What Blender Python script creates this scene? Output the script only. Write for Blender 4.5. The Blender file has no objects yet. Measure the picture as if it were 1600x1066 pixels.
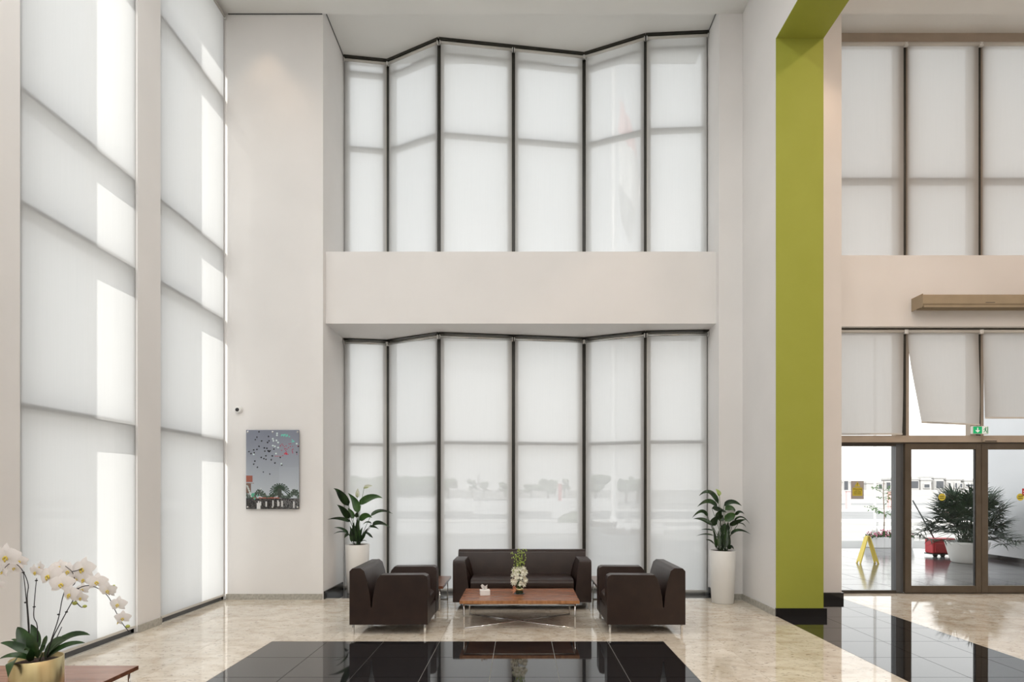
import bpy, bmesh, math, random
from mathutils import Vector, Matrix
random.seed(7)
C = bpy.context.scene.collection
PI = math.pi
# ------------------------------------------------------------------ camera
F, CX, CY, EYE = 911.0, 813.0, 765.0, 1.63
cam_d = bpy.data.cameras.new('camera'); cam = bpy.data.objects.new('camera', cam_d); C.objects.link(cam)
cam.location = (0, 0, EYE); cam.rotation_euler = (PI/2, 0, 0)
cam_d.sensor_width = 36; cam_d.lens = F/1600*36; cam_d.sensor_fit = 'HORIZONTAL'
cam_d.shift_x = (800-CX)/1600; cam_d.shift_y = (CY-533)/1600
cam_d.clip_start = .05; cam_d.clip_end = 2000
bpy.context.scene.camera = cam
# ------------------------------------------------------------------ sky, sun, exposure
vs = bpy.context.scene.view_settings
vs.view_transform = 'Standard'; vs.look = 'None'; vs.exposure = 0.08; vs.gamma = 1.0; vs.use_curve_mapping = False
wd = bpy.data.worlds.new('sky'); bpy.context.scene.world = wd; wd.use_nodes = True
wn, wl = wd.node_tree.nodes, wd.node_tree.links
bg = wn['Background']; bg.inputs['Strength'].default_value = 1.8
tc = wn.new('ShaderNodeTexCoord'); sx = wn.new('ShaderNodeSeparateXYZ'); rp = wn.new('ShaderNodeValToRGB')
wl.new(tc.outputs['Generated'], sx.inputs[0]); wl.new(sx.outputs['Z'], rp.inputs[0]); wl.new(rp.outputs[0], bg.inputs['Color'])
rp.color_ramp.elements[0].position = 0.0; rp.color_ramp.elements[0].color = (1.0, .985, .96, 1)
rp.color_ramp.elements[1].position = 0.9; rp.color_ramp.elements[1].color = (.88, .94, 1.0, 1)
sd = bpy.data.lights.new('sun', 'SUN'); sun = bpy.data.objects.new('sun', sd); C.objects.link(sun)
sd.energy = 5.2; sd.angle = math.radians(.6); sd.color = (1, .96, .90)
sun.rotation_euler = Vector((1, 1.6, -1.55)).to_track_quat('-Z', 'Y').to_euler()
FILL_W, LAMP_WARM = 38, 38
def lamp(x, y, z, w, col, r=.16, spot=None, to=None):
    l = bpy.data.lights.new('fill_or_downlight', 'SPOT' if spot else 'AREA'); o = bpy.data.objects.new('fill_or_downlight', l)
    l.energy = w; l.color = col
    if spot: l.spot_size = math.radians(spot); l.spot_blend = .7; l.shadow_soft_size = .05
    else: l.shape = 'DISK'; l.size = 2*r
    o.location = (x, y, z); C.objects.link(o)
    return o
CEIL = 8.67
for x in (-3.2, -.9, 1.5):
    for y in (-6, -3.4, -.8, 1.8, 4.6):
        lamp(x, y, CEIL-.03, FILL_W, (1, .99, .97))  # unseen ceiling discs, added as fill to brighten the main hall
for x in (5.4, 7.8):
    for y in (-4.5, -1, 2.5, 5.6):
        lamp(x, y, CEIL-.03, LAMP_WARM, (1, .77, .62))
for x in (-3.75, -3.35): lamp(x, 8.28 if x < -3.5 else 8.05, CEIL-.05, 16, (1, .72, .5), spot=70)
lamp(4.35, 8.0, CEIL-.05, 60, (1, .70, .48), spot=75)
# ------------------------------------------------------------------ helpers
def P(px, py, Y): return Vector(((px-CX)*Y/F, Y, EYE+(CY-py)*Y/F))
def PX(px, Y): return (px-CX)*Y/F
def PZ(py, Y): return EYE+(CY-py)*Y/F
def box(bm, x0, x1, y0, y1, z0, z1):
    v = [bm.verts.new(p) for p in ((x0,y0,z0),(x1,y0,z0),(x1,y1,z0),(x0,y1,z0),(x0,y0,z1),(x1,y0,z1),(x1,y1,z1),(x0,y1,z1))]
    for f in ((3,2,1,0),(4,5,6,7),(0,1,5,4),(1,2,6,5),(2,3,7,6),(3,0,4,7)): bm.faces.new([v[i] for i in f])
def B(*a):
    bm = bmesh.new()
    for t in a: box(bm, *t)
    return bm
def prism(bm, poly, fn0, fn1):
    a = [bm.verts.new(fn0(p)) for p in poly]; b = [bm.verts.new(fn1(p)) for p in poly]
    n = len(poly); bm.faces.new(a); bm.faces.new(b[::-1])
    for i in range(n): bm.faces.new((a[i], b[i], b[(i+1)%n], a[(i+1)%n]))
def tube(bm, pts, r, seg=8, r1=None, cap=True):
    pts = [Vector(p) for p in pts]; n = len(pts); rings = []
    up = Vector((.13, .31, .94)).normalized()
    for i, p in enumerate(pts):
        t = (pts[min(i+1, n-1)]-pts[max(i-1, 0)]).normalized()
        a = t.cross(up)
        if a.length < .05: a = t.cross(Vector((1, 0, 0)))
        a.normalize(); b = t.cross(a)
        rr = r if r1 is None else r+(r1-r)*i/(n-1)
        rings.append([bm.verts.new(p+(a*math.cos(k*2*PI/seg)+b*math.sin(k*2*PI/seg))*rr) for k in range(seg)])
    for i in range(n-1):
        for k in range(seg): bm.faces.new((rings[i][k], rings[i][(k+1)%seg], rings[i+1][(k+1)%seg], rings[i+1][k]))
    if cap: bm.faces.new(rings[0][::-1]); bm.faces.new(rings[-1])
def lathe(bm, prof, cx=0, cy=0, seg=32, cap=True):
    rings = [[bm.verts.new((cx+r*math.cos(k*2*PI/seg), cy+r*math.sin(k*2*PI/seg), z)) for k in range(seg)] for r, z in prof]
    for i in range(len(rings)-1):
        for k in range(seg): bm.faces.new((rings[i][k], rings[i][(k+1)%seg], rings[i+1][(k+1)%seg], rings[i+1][k]))
    if cap: bm.faces.new(rings[0][::-1]); bm.faces.new(rings[-1])
def ball(bm, c, r, sub=1, sc=(1, 1, 1)):
    m = Matrix.Translation(c) @ Matrix.Diagonal((*sc, 1))
    bmesh.ops.create_icosphere(bm, subdivisions=sub, radius=r, matrix=m)
def obj(name, bm, mat, parent=None, smooth=False, bevel=0, seg=3):
    me = bpy.data.meshes.new(name); bmesh.ops.recalc_face_normals(bm, faces=bm.faces); bm.to_mesh(me); bm.free()
    for m in (mat if isinstance(mat, (list, tuple)) else [mat]): me.materials.append(m)
    o = bpy.data.objects.new(name, me); C.objects.link(o)
    if parent: o.parent = parent
    if smooth or bevel:
        for p in me.polygons: p.use_smooth = True
    if bevel:
        b = o.modifiers.new('bevel', 'BEVEL'); b.width = bevel; b.segments = seg; b.limit_method = 'ANGLE'; b.angle_limit = math.radians(35)
        b.harden_normals = True
    return o
def sm(o):
    for p in o.data.polygons: p.use_smooth = True
    return o
def tag(o, label, cat, group=None):
    o['label'] = label; o['category'] = cat
    if group: o['group'] = group
    return o
def thing(name, label, cat, loc=(0,0,0), rz=0, group=None):
    o = bpy.data.objects.new(name, None); C.objects.link(o); o.location = loc; o.rotation_euler = (0, 0, rz); o.empty_display_size = .1
    return tag(o, label, cat, group)
def struct(name, bm, mat, parent=None, **k):
    o = obj(name, bm, mat, parent, **k)
    if not parent: o['kind'] = 'structure'
    return o
def dup(root, loc=None, rz=None, label=None, group=None):
    def cp(o, par):
        c = o.copy(); C.objects.link(c); c.parent = par
        for ch in o.children: cp(ch, c)
        return c
    r = cp(root, root.parent)
    if loc is not None: r.location = loc
    if rz is not None: r.rotation_euler = (0, 0, rz)
    if label: r['label'] = label
    if group: r['group'] = group
    return r
# ------------------------------------------------------------------ materials
def mat(name, col, rough=.5, metal=0, spec=.5, **k):
    m = bpy.data.materials.new(name); m.use_nodes = True; b = m.node_tree.nodes['Principled BSDF']
    b.inputs['Base Color'].default_value = (*col, 1); b.inputs['Roughness'].default_value = rough; b.inputs['Metallic'].default_value = metal
    b.inputs['Specular IOR Level'].default_value = spec
    for a, v in k.items(): b.inputs[a].default_value = v
    return m
def noisy(m, c0, c1, scale=5, detail=4, stretch=(1,1,1), bump=0, bscale=None, rnd=0, coord='Object', lo=.35, hi=.65, dist=0):
    nt = m.node_tree; n, l = nt.nodes, nt.links; b = n['Principled BSDF']
    t = n.new('ShaderNodeTexCoord'); mp = n.new('ShaderNodeMapping'); mp.inputs['Scale'].default_value = stretch
    l.new(t.outputs[coord], mp.inputs[0])
    ns = n.new('ShaderNodeTexNoise'); ns.inputs['Scale'].default_value = scale; ns.inputs['Detail'].default_value = detail; ns.inputs['Distortion'].default_value = dist
    l.new(mp.outputs[0], ns.inputs['Vector'])
    r = n.new('ShaderNodeValToRGB'); r.color_ramp.elements[0].color = (*c0, 1); r.color_ramp.elements[1].color = (*c1, 1)
    r.color_ramp.elements[0].position = lo; r.color_ramp.elements[1].position = hi
    l.new(ns.outputs[0], r.inputs[0]); out = r.outputs[0]
    if rnd:
        oi = n.new('ShaderNodeObjectInfo'); hs = n.new('ShaderNodeHueSaturation'); mr = n.new('ShaderNodeMapRange')
        mr.inputs['To Min'].default_value = 1-rnd; mr.inputs['To Max'].default_value = 1+rnd
        l.new(oi.outputs['Random'], mr.inputs[0]); l.new(mr.outputs[0], hs.inputs['Value']); l.new(out, hs.inputs['Color']); out = hs.outputs[0]
        ad = n.new('ShaderNodeVectorMath'); ad.operation = 'MULTIPLY_ADD'
        cb = n.new('ShaderNodeCombineXYZ'); l.new(oi.outputs['Random'], cb.inputs[0]); l.new(oi.outputs['Random'], cb.inputs[1])
        ad.inputs[1].default_value = (37, 53, 11); l.new(cb.outputs[0], ad.inputs[0]); l.new(mp.outputs[0], ad.inputs[2]); l.new(ad.outputs[0], ns.inputs['Vector'])
    l.new(out, b.inputs['Base Color'])
    if bump:
        n2 = n.new('ShaderNodeTexNoise'); n2.inputs['Scale'].default_value = bscale or scale*4; bp = n.new('ShaderNodeBump'); bp.inputs['Strength'].default_value = bump; bp.inputs['Distance'].default_value = .01
        l.new(mp.outputs[0], n2.inputs['Vector']); l.new(n2.outputs[0], bp.inputs['Height']); l.new(bp.outputs[0], b.inputs['Normal'])
    return m
M = {}
M['wall'] = noisy(mat('white_paint', (.8,.78,.76), .75, spec=.2), (.81,.797,.785), (.84,.825,.813), 1.2)
M['ceil'] = noisy(mat('ceiling_paint', (.8,.8,.78), .85, spec=.15), (.80,.80,.775), (.82,.82,.795), 1.0)
M['green'] = noisy(mat('green_paint', (.36,.40,.03), .6, spec=.25), (.35,.375,.058), (.365,.39,.065), 2)
M['stone_base'] = noisy(mat('granite_skirting', (.5,.48,.43), .35), (.36,.345,.30), (.52,.50,.45), 30, 6, rnd=.05)
def granite():
    m = mat('beige_granite', (.6,.54,.45), .045, spec=.62)
    nt = m.node_tree; n, l = nt.nodes, nt.links; b = n['Principled BSDF']
    t = n.new('ShaderNodeTexCoord'); oi = n.new('ShaderNodeObjectInfo'); ge = n.new('ShaderNodeNewGeometry')
    ad = n.new('ShaderNodeVectorMath'); ad.operation = 'MULTIPLY_ADD'; ad.inputs[1].default_value = (31, 17, 5)
    cb = n.new('ShaderNodeCombineXYZ'); l.new(oi.outputs['Random'], cb.inputs[0]); l.new(oi.outputs['Random'], cb.inputs[1])
    l.new(cb.outputs[0], ad.inputs[0]); l.new(ge.outputs['Position'], ad.inputs[2])
    mp = n.new('ShaderNodeMapping'); mp.inputs['Scale'].default_value = (1, 1.6, 1); mp.inputs['Rotation'].default_value = (0, 0, .6); l.new(ad.outputs[0], mp.inputs[0])
    n1 = n.new('ShaderNodeTexNoise'); n1.inputs['Scale'].default_value = 3.2; n1.inputs['Detail'].default_value = 7; n1.inputs['Distortion'].default_value = 1.1; l.new(mp.outputs[0], n1.inputs['Vector'])
    r1 = n.new('ShaderNodeValToRGB'); e = r1.color_ramp.elements; e[0].position = .30; e[0].color = (.58,.49,.38,1); e[1].position = .62; e[1].color = (.76,.70,.60,1)
    l.new(n1.outputs[0], r1.inputs[0])
    n2 = n.new('ShaderNodeTexNoise'); n2.inputs['Scale'].default_value = 22; n2.inputs['Detail'].default_value = 5; n2.inputs['Distortion'].default_value = .8; l.new(mp.outputs[0], n2.inputs['Vector'])
    r2 = n.new('ShaderNodeValToRGB'); e = r2.color_ramp.elements; e[0].position = .30; e[0].color = (.30,.26,.22,1); e[1].position = .42; e[1].color = (1,1,1,1)
    l.new(n2.outputs[0], r2.inputs[0])
    mx = n.new('ShaderNodeMix'); mx.data_type = 'RGBA'; mx.blend_type = 'MULTIPLY'; mx.inputs[0].default_value = .75
    l.new(r1.outputs[0], mx.inputs[6]); l.new(r2.outputs[0], mx.inputs[7])
    hs = n.new('ShaderNodeHueSaturation'); mr = n.new('ShaderNodeMapRange'); mr.inputs['To Min'].default_value = .95; mr.inputs['To Max'].default_value = 1.05
    l.new(oi.outputs['Random'], mr.inputs[0]); l.new(mr.outputs[0], hs.inputs['Value']); l.new(mx.outputs[2], hs.inputs['Color']); l.new(hs.outputs[0], b.inputs['Base Color'])
    b.inputs['IOR'].default_value = 1.6
    return m
M['granite'] = granite()
M['black_tile'] = noisy(mat('black_granite', (.012,.012,.013), .035, spec=.62, IOR=1.6), (.006,.006,.007), (.018,.018,.02), 40, rnd=.1)
M['grout'] = mat('grout', (.42,.40,.36), .8)
M['black_base'] = mat('black_skirting', (.01,.01,.01), .15)
M['frame'] = noisy(mat('bronze_frame', (.05,.04,.03), .35), (.050,.043,.032), (.062,.053,.040), 8)
M['mullion'] = noisy(mat('dark_mullion', (.05,.045,.035), .4), (.018,.017,.012), (.026,.024,.018), 8)
M['door_frame'] = noisy(mat('brown_door_frame', (.10,.075,.05), .35), (.085,.064,.042), (.10,.078,.054), 6)
M['grey_frame'] = mat('grey_metal_frame', (.10,.105,.11), .35)
M['alu'] = mat('aluminium', (.62,.62,.60), .25, metal=.9)
M['chrome'] = mat('chrome', (.75,.75,.75), .12, metal=1)
M['beige_metal'] = noisy(mat('beige_metal', (.42,.33,.22), .45), (.34,.275,.185), (.38,.305,.205), 5)
M['header'] = noisy(mat('taupe_header', (.42,.35,.28), .5), (.42,.35,.28), (.46,.385,.31), 4)
M['transom'] = mat('transom_grey', (.22,.21,.19), .5)
M['leather'] = noisy(mat('brown_leather', (.03,.017,.013), .37, spec=.45), (.020,.0095,.0066), (.029,.0145,.0102), 7, bump=.12, bscale=260)
M['rail'] = mat('blind_bar', (.62,.60,.56), .5)
M['white_plastic'] = mat('white_plastic', (.8,.8,.78), .35)
M['black'] = mat('black_plastic', (.01,.01,.01), .25)
M['pot'] = noisy(mat('white_pot', (.78,.77,.74), .32), (.77,.76,.73), (.80,.79,.76), 3)
M['soil'] = noisy(mat('soil', (.03,.015,.01), .9), (.02,.01,.008), (.07,.035,.025), 60)
M['gold'] = noisy(mat('brushed_gold', (.75,.55,.25), .28, metal=1), (.58,.47,.24), (.72,.60,.34), 12, stretch=(1,1,.05))
M['paper'] = mat('white_paper', (.85,.84,.82), .7)
def wood(name, c0, c1, stretch, rough=.25):
    return noisy(mat(name, c0, rough, spec=.5), c0, c1, 3, 6, stretch=stretch, dist=.6, lo=.3, hi=.7)
M['wood'] = wood('walnut_top', (.20,.072,.034), (.36,.15,.075), (.8, 9, 9))
M['wood_edge'] = wood('veneer_edge', (.30,.125,.045), (.50,.24,.10), (9, 9, .8), .4)
M['wood_orchid'] = wood('reddish_walnut', (.24,.10,.055), (.38,.18,.11), (.8, 9, 9), .2)
M['wood_dark'] = wood('dark_walnut', (.12,.045,.024), (.24,.10,.055), (.8, 9, 9))
def leafmat(name, c0, c1, rough=.35, tr=.0):
    m = noisy(mat(name, c0, rough, spec=.4), c0, c1, 9)
    return m
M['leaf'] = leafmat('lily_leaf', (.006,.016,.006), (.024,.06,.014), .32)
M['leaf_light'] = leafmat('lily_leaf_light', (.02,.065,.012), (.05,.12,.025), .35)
M['orchid_leaf'] = leafmat('orchid_leaf', (.010,.030,.010), (.035,.085,.022), .3)
M['stem'] = mat('dark_stem', (.02,.018,.02), .5)
M['green_stem'] = leafmat('green_stem', (.04,.09,.02), (.07,.14,.03))
M['petal'] = mat('orchid_petal', (.93,.90,.89), .6, spec=.2)
_n, _l = M['petal'].node_tree.nodes, M['petal'].node_tree.links; _t = _n.new('ShaderNodeBsdfTranslucent'); _t.inputs[0].default_value = (.96,.93,.91,1); _m = _n.new('ShaderNodeMixShader'); _m.inputs[0].default_value = .45
_l.new(_n['Principled BSDF'].outputs[0], _m.inputs[1]); _l.new(_t.outputs[0], _m.inputs[2]); _l.new(_m.outputs[0], _n['Material Output'].inputs[0])
M['lip'] = mat('orchid_lip', (.70,.55,.10), .5)
M['bud'] = mat('orchid_bud', (.42,.45,.10), .5)
M['spathe'] = mat('white_spathe', (.75,.78,.66), .5)
M['spathe_g'] = mat('green_spathe', (.48,.60,.22), .5)
M['palm'] = leafmat('palm_leaf', (.010,.028,.016), (.035,.075,.035), .4)
M['concrete'] = noisy(mat('pale_paving', (.50,.48,.45), .8), (.33,.32,.305), (.39,.38,.36), .4)
M['asphalt'] = noisy(mat('grey_road', (.36,.36,.36), .85), (.22,.22,.22), (.27,.27,.27), .5)
M['porch'] = noisy(mat('porch_granite', (.05,.052,.055), .13, spec=.7, IOR=1.8), (.07,.072,.075), (.11,.112,.118), 14, rnd=.15)
M['grey_wall'] = noisy(mat('grey_render', (.52,.53,.55), .85), (.76,.77,.79), (.80,.81,.83), 1)
M['villa'] = noisy(mat('villa_render', (.68,.67,.66), .8), (.40,.395,.39), (.44,.435,.43), .3)
M['villa_win'] = mat('villa_window', (.07,.075,.085), .5)
M['yellow'] = mat('yellow_plastic', (.80,.62,.10), .45)
M['red'] = mat('red_fabric', (.50,.03,.04), .5)
M['pink'] = mat('faded_red', (.72,.42,.42), .7)
M['tree'] = noisy(mat('tree_foliage', (.08,.12,.06), .8), (.05,.08,.04), (.14,.18,.09), 3)
M['bark'] = mat('bark', (.12,.09,.07), .9)
M['sign_green'] = mat('sign_green', (.0,.30,.12), .4)
M['sign_yellow'] = mat('sign_yellow', (.70,.58,.06), .5)
M['sign_grey'] = mat('sign_card', (.45,.42,.42), .6)
M['white_paint'] = mat('glossy_white', (.82,.82,.82), .3)
def glass():
    m = bpy.data.materials.new('window_glass'); m.use_nodes = True; n, l = m.node_tree.nodes, m.node_tree.links
    n.remove(n['Principled BSDF']); tr = n.new('ShaderNodeBsdfTransparent'); tr.inputs[0].default_value = (.985,.99,.985,1)
    gl = n.new('ShaderNodeBsdfGlossy'); gl.inputs['Roughness'].default_value = 0.0
    fr = n.new('ShaderNodeFresnel'); fr.inputs[0].default_value = 1.35
    mx = n.new('ShaderNodeMixShader'); ge = n.new('ShaderNodeNewGeometry'); iv = n.new('ShaderNodeMath'); iv.operation = 'SUBTRACT'; iv.inputs[0].default_value = 1; l.new(ge.outputs['Backfacing'], iv.inputs[1])
    mu = n.new('ShaderNodeMath'); mu.operation = 'MULTIPLY'; l.new(fr.outputs[0], mu.inputs[0]); l.new(iv.outputs[0], mu.inputs[1]); l.new(mu.outputs[0], mx.inputs[0]); l.new(tr.outputs[0], mx.inputs[1]); l.new(gl.outputs[0], mx.inputs[2])
    l.new(mx.outputs[0], n['Material Output'].inputs[0]); return m
M['glass'] = glass()
def fabric(name, col, tcol, see):
    m = bpy.data.materials.new(name); m.use_nodes = True; n, l = m.node_tree.nodes, m.node_tree.links
    n.remove(n['Principled BSDF'])
    t = n.new('ShaderNodeTexCoord'); mp = n.new('ShaderNodeMapping'); mp.inputs['Scale'].default_value = (60, 60, 1.2); l.new(t.outputs['Object'], mp.inputs[0])
    ns = n.new('ShaderNodeTexNoise'); ns.inputs['Scale'].default_value = 1; l.new(mp.outputs[0], ns.inputs['Vector'])
    def tint(c):
        r = n.new('ShaderNodeValToRGB'); r.color_ramp.elements[0].color = (*[v*.975 for v in c], 1); r.color_ramp.elements[1].color = (*[min(1, v*1.025) for v in c], 1)
        l.new(ns.outputs[0], r.inputs[0]); return r.outputs[0]
    d = n.new('ShaderNodeBsdfDiffuse'); l.new(tint(col), d.inputs[0])
    tl = n.new('ShaderNodeBsdfTranslucent'); l.new(tint(tcol), tl.inputs[0])
    ad = n.new('ShaderNodeMixShader'); ad.inputs[0].default_value = .62; l.new(d.outputs[0], ad.inputs[1]); l.new(tl.outputs[0], ad.inputs[2])
    tr = n.new('ShaderNodeBsdfTransparent'); mx = n.new('ShaderNodeMixShader'); mx.inputs[0].default_value = see
    l.new(ad.outputs[0], mx.inputs[1]); l.new(tr.outputs[0], mx.inputs[2]); l.new(mx.outputs[0], n['Material Output'].inputs[0]); return m
M['blind'] = fabric('blind_fabric', (.80,.80,.79), (.66,.667,.67), .095)
M['blind_left'] = fabric('blind_fabric_left_wall', (.80,.80,.79), (.67,.677,.68), .03)
M['blind_warm'] = fabric('blind_fabric_entrance', (.76,.74,.71), (.50,.50,.495), .06)
# ------------------------------------------------------------------ room shell
X0, XD, XR, YB = -4.35, 3.29, 10.0, -8.0         # left wall, dividing wall, far right wall, wall behind the camera
YP = 8.63                                        # front of the piers of the end wall
TOPN = 8.78                                      # niche soffit
OUT = 9.75
TH = .61
def wallbox(name, *bs, m='wall', **k): return struct(name, B(*bs), M[m], **k)
wallbox('wall_left', (X0-TH, X0, YB, 5.07, -.1, CEIL), (X0-TH, X0, 6.63, 7.05, -.1, CEIL), (X0-TH, X0, 8.625, 9.1, -.1, CEIL), (X0-TH, X0, YB, 9.1, CEIL, CEIL+.4))
wallbox('wall_back', (X0, -2.92, YP, 9.78, -.1, CEIL), (2.94, XD, YP, 9.45, -.1, CEIL), (XD, 4.755, YP, 9.45, -.1, CEIL),
        (-2.92, 2.94, 8.75, 9.78, 4.12, 5.20), (4.755, XR, 9.01, 9.4, 4.15, 5.25),
        (X0, -2.92, YP+.02, 9.78, CEIL, CEIL+.4), (2.94, 4.755, YP+.02, 9.45, CEIL, CEIL+.4))
wallbox('wall_front', (X0-TH, XR+.3, YB-.3, YB, -.1, CEIL+.4))
wallbox('wall_right', (XR, XR+.3, YB, 9.4, -.1, CEIL+.4))
wallbox('wall_dividing', (XD, XD+.6, 7.5, YP-.002, -.1, CEIL), (XD, XD+.6, -3, 7.5, 7.435, CEIL), (XD, XD+.6, YB, -3, -.1, CEIL))
ceil_o = struct('ceiling', B((X0, XR, YB, YP, CEIL, CEIL+.4), (-2.92, 2.94, YP+.02, 9.8, TOPN, TOPN+.3), (4.755, XR, YP+.02, 9.45, TOPN, TOPN+.3)), M['ceil'])
struct('shadow_gap_strip', B((X0+.03, -2.93, YP-.012, YP-.001, CEIL-.012, CEIL-.001)), M['grey_frame'])       # solid dark strip standing in for the shadow gap under the ceiling
struct('trim_2', B((-2.919, -2.909, YP+.03, 9.60, TOPN-.012, TOPN-.001), (2.929, 2.939, YP+.03, 9.1, TOPN-.012, TOPN-.001)), M['grey_frame'])
g = struct('trim_3', B((XD-.004, XD+.604, 7.488, 7.5, .105, 7.435), (XD-.004, XD+.604, -3, 7.5, 7.425, 7.435), (XD-.004, XD+.604, -3, -2.99, 0, 7.43)), M['green'])
# skirtings
bb = .085
struct('baseboard_left', B((X0, X0+.02, YB, 5.07, 0, bb), (X0, X0+.02, 6.63, 7.05, 0, bb)), M['stone_base'])
struct('baseboard_back', B((X0, -2.93, YP-.02, YP, 0, bb), (2.95, XD, YP-.02, YP, 0, bb), (XD-.02, XD, 7.49, YP-.02, 0, bb)), M['stone_base'])
struct('baseboard_green', B((XD-.012, XD+.64, 7.47, 7.50, 0, .105), (XD+.6, XD+.64, 7.50, 8.58, 0, .105)), M['black_base'])
struct('baseboard_niche', B((-2.92, -2.90, 8.66, 9.55, 0, .115), (2.92, 2.94, 8.66, 9.06, 0, .115), (XD+.64, 4.77, 8.60, YP, 0, .105), (4.755, 4.775, YP, 9.1, 0, .105)), M['black_base'])
# ------------------------------------------------------------------ floor: slab and single tiles
floor = struct('floor', B((X0-.02, XR, YB, 3.255, -.2, 0), (X0-.02, XR, 3.255, 9.4, -.2, -.006), (-2.92, 2.94, 9.4, 9.78, -.2, -.006)), M['grout'])
tm = {}
def tile(x0, x1, y0, y1, kind):
    if kind not in tm:
        bm = B((0, 1, 0, 1, -.0055, 0)); me = bpy.data.meshes.new('tile'); bmesh.ops.recalc_face_normals(bm, faces=bm.faces); bm.to_mesh(me); bm.free()
        me.materials.append(M[kind]); tm[kind] = me
    gp = .0009 if kind == 'granite' else .0028
    o = bpy.data.objects.new('tile', tm[kind]); C.objects.link(o); o.parent = floor
    o.location = (x0+gp, y0+gp, 0); o.scale = (x1-x0-2*gp, y1-y0-2*gp, 1)
xl = [X0]+[-3.865+.6*i for i in range(12)]+[XD]
xr = [XD, 3.89, 4.49, 4.81]+[5.41+.6*i for i in range(8)]+[XR]
ys = [3.255+.6*i for i in range(9)]+[8.73]
for j in range(len(ys)-1):
    for i in range(len(xl)-1):
        blk = xl[i] > -2.7 and xl[i+1] < 1.6 and ys[j+1] < 6.3
        tile(xl[i], xl[i+1], ys[j], ys[j+1], 'black_tile' if blk else 'granite')
    for i in range(len(xr)-1):
        if j == len(ys)-2 and False: continue
        tile(xr[i], xr[i+1], ys[j], ys[j+1], 'black_tile' if xr[i+1] < 4.82 else 'granite')
for i in range(8):
    a = -2.92+i*.7325; tile(a, a+.7325, 8.73, 9.62, 'black_tile')
for i in range(3, len(xr)-1): tile(xr[i], xr[i+1], 8.73, 9.2, 'granite')
# ------------------------------------------------------------------ windows of the end wall (folded glass)
ZZ = [(-2.91, 9.62), (-2.21, 9.72), (-1.29, 9.25), (-.114, 9.41), (1.045, 9.57), (1.97, 9.17), (2.94, 9.11)]
def seg_frame(a, b):
    d = Vector((b[0]-a[0], b[1]-a[1], 0)); L = d.length; d.normalize(); return L, math.atan2(d.y, d.x)
def local(parent, name, bm, mt, a, rz, z=0, **k):
    o = obj(name, bm, mt, parent, **k); o.location = (a[0], a[1], z); o.rotation_euler = (0, 0, rz); return o
def folded_window(name, z0, z1, trans, lab):
    W = bpy.data.objects.new(name, None); C.objects.link(W); W['kind'] = 'structure'; W['label'] = lab
    for i, p in enumerate(ZZ):
        w = .085 if 0 < i < 6 else .05
        bm = bmesh.new(); lathe(bm, [(w*.72, z0), (w*.72, z1)], 0, 0, 8)
        o = obj('mullion', bm, M['mullion'], W); q = (p[0]+(.03 if i == 0 else -.03 if i == 6 else 0), p[1]+.085); o.location = (q[0], q[1], 0); o.rotation_euler = (0, 0, PI/8)
    for i in range(6):
        a, b = ZZ[i], ZZ[i+1]; L, rz = seg_frame(a, b)
        local(W, 'frame', B((.04, L-.04, .03, .13, z1-.04, z1), (.04, L-.04, .03, .13, z0, z0+.06), (.02, .085, .03, .13, z0, z1), (L-.085, L-.02, .03, .13, z0, z1)), M['rail'], a, rz)
        for t in trans: local(W, 'transom', B((.085, L-.085, .03, .12, t-.025, t+.025)), M['transom'], a, rz)
        zs = [z0+.06]+list(trans)+[z1-.04]
        for k in range(len(zs)-1):
            local(W, 'pane', B((.085, L-.085, .08, .086, zs[k]+(.03 if k else 0), zs[k+1]-(.03 if k < len(zs)-2 else 0))), M['glass'], a, rz)
    return W
folded_window('window_1', 0, 4.12, (2.38,), 'lower folded glass wall behind the seating')
folded_window('window_2', 5.20, TOPN, (7.30, 8.55), 'upper folded glass wall above the white beam')
def blind(a, b, z0, z1, label, group, g0=.02, g1=.02, m='blind', tuber=.022, sag=None, barcol='rail', tubemat='rail', chain=False):
    L, rz = seg_frame(a, b)
    t = thing('roller_blind', label, 'blind', (a[0], a[1], z0), rz, group)
    H = z1-z0; bm = bmesh.new(); nx, nz = 10, 16
    def pt(u, v):
        x = g0+(L-g0-g1)*u; y = 0; z = H*v
        if sag: dx, dy, dz = sag(u, v); x += dx; y += dy; z += dz
        return (x, y, z)
    vv = [[bm.verts.new(pt(i/nx, j/nz)) for i in range(nx+1)] for j in range(nz+1)]
    for j in range(nz):
        for i in range(nx): bm.faces.new((vv[j][i], vv[j][i+1], vv[j+1][i+1], vv[j+1][i]))
    sm(obj('fabric', bm, M[m], t))
    bm = bmesh.new(); tube(bm, [(g0*.6, -.004, H+tuber*.6), (L-g1*.6, -.004, H+tuber*.6)], tuber, 12); sm(obj('roller_tube', bm, M[tubemat], t))
    p0, p1 = Vector(pt(0, 0)), Vector(pt(1, 0)); d = Vector((0, 0, .012)); bm = bmesh.new()
    prism(bm, [(-.006, -.012), (.006, -.012), (.006, .014), (-.006, .014)], lambda q: p0+Vector((0, q[0]-.004, q[1])), lambda q: p1+Vector((0, q[0]-.004, q[1])))
    obj('bottom_bar', bm, M[barcol], t)
    hb = .014 if m == 'blind_warm' else .006
    for x in (g0*.5, L-g1*.5): obj('bracket', B((x-hb, x+hb, -.03, .01, H-.025, H+.04)), M['white_plastic'], t, bevel=.003)
    return t
low = ['left narrow bay with plant pot in front', 'bay between narrow left bay and sofa', 'bay behind the left half of the sofa', 'bay behind the right half of the sofa', 'bay behind the right armchair, white flagpole showing through', 'right end bay beside the tall white planter']
up = ['far left narrow bay', 'second bay from left, angled', 'left of the two centre bays', 'right of the two centre bays', 'fifth bay from left with flag silhouette', 'far right bay next to white pier']
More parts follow.
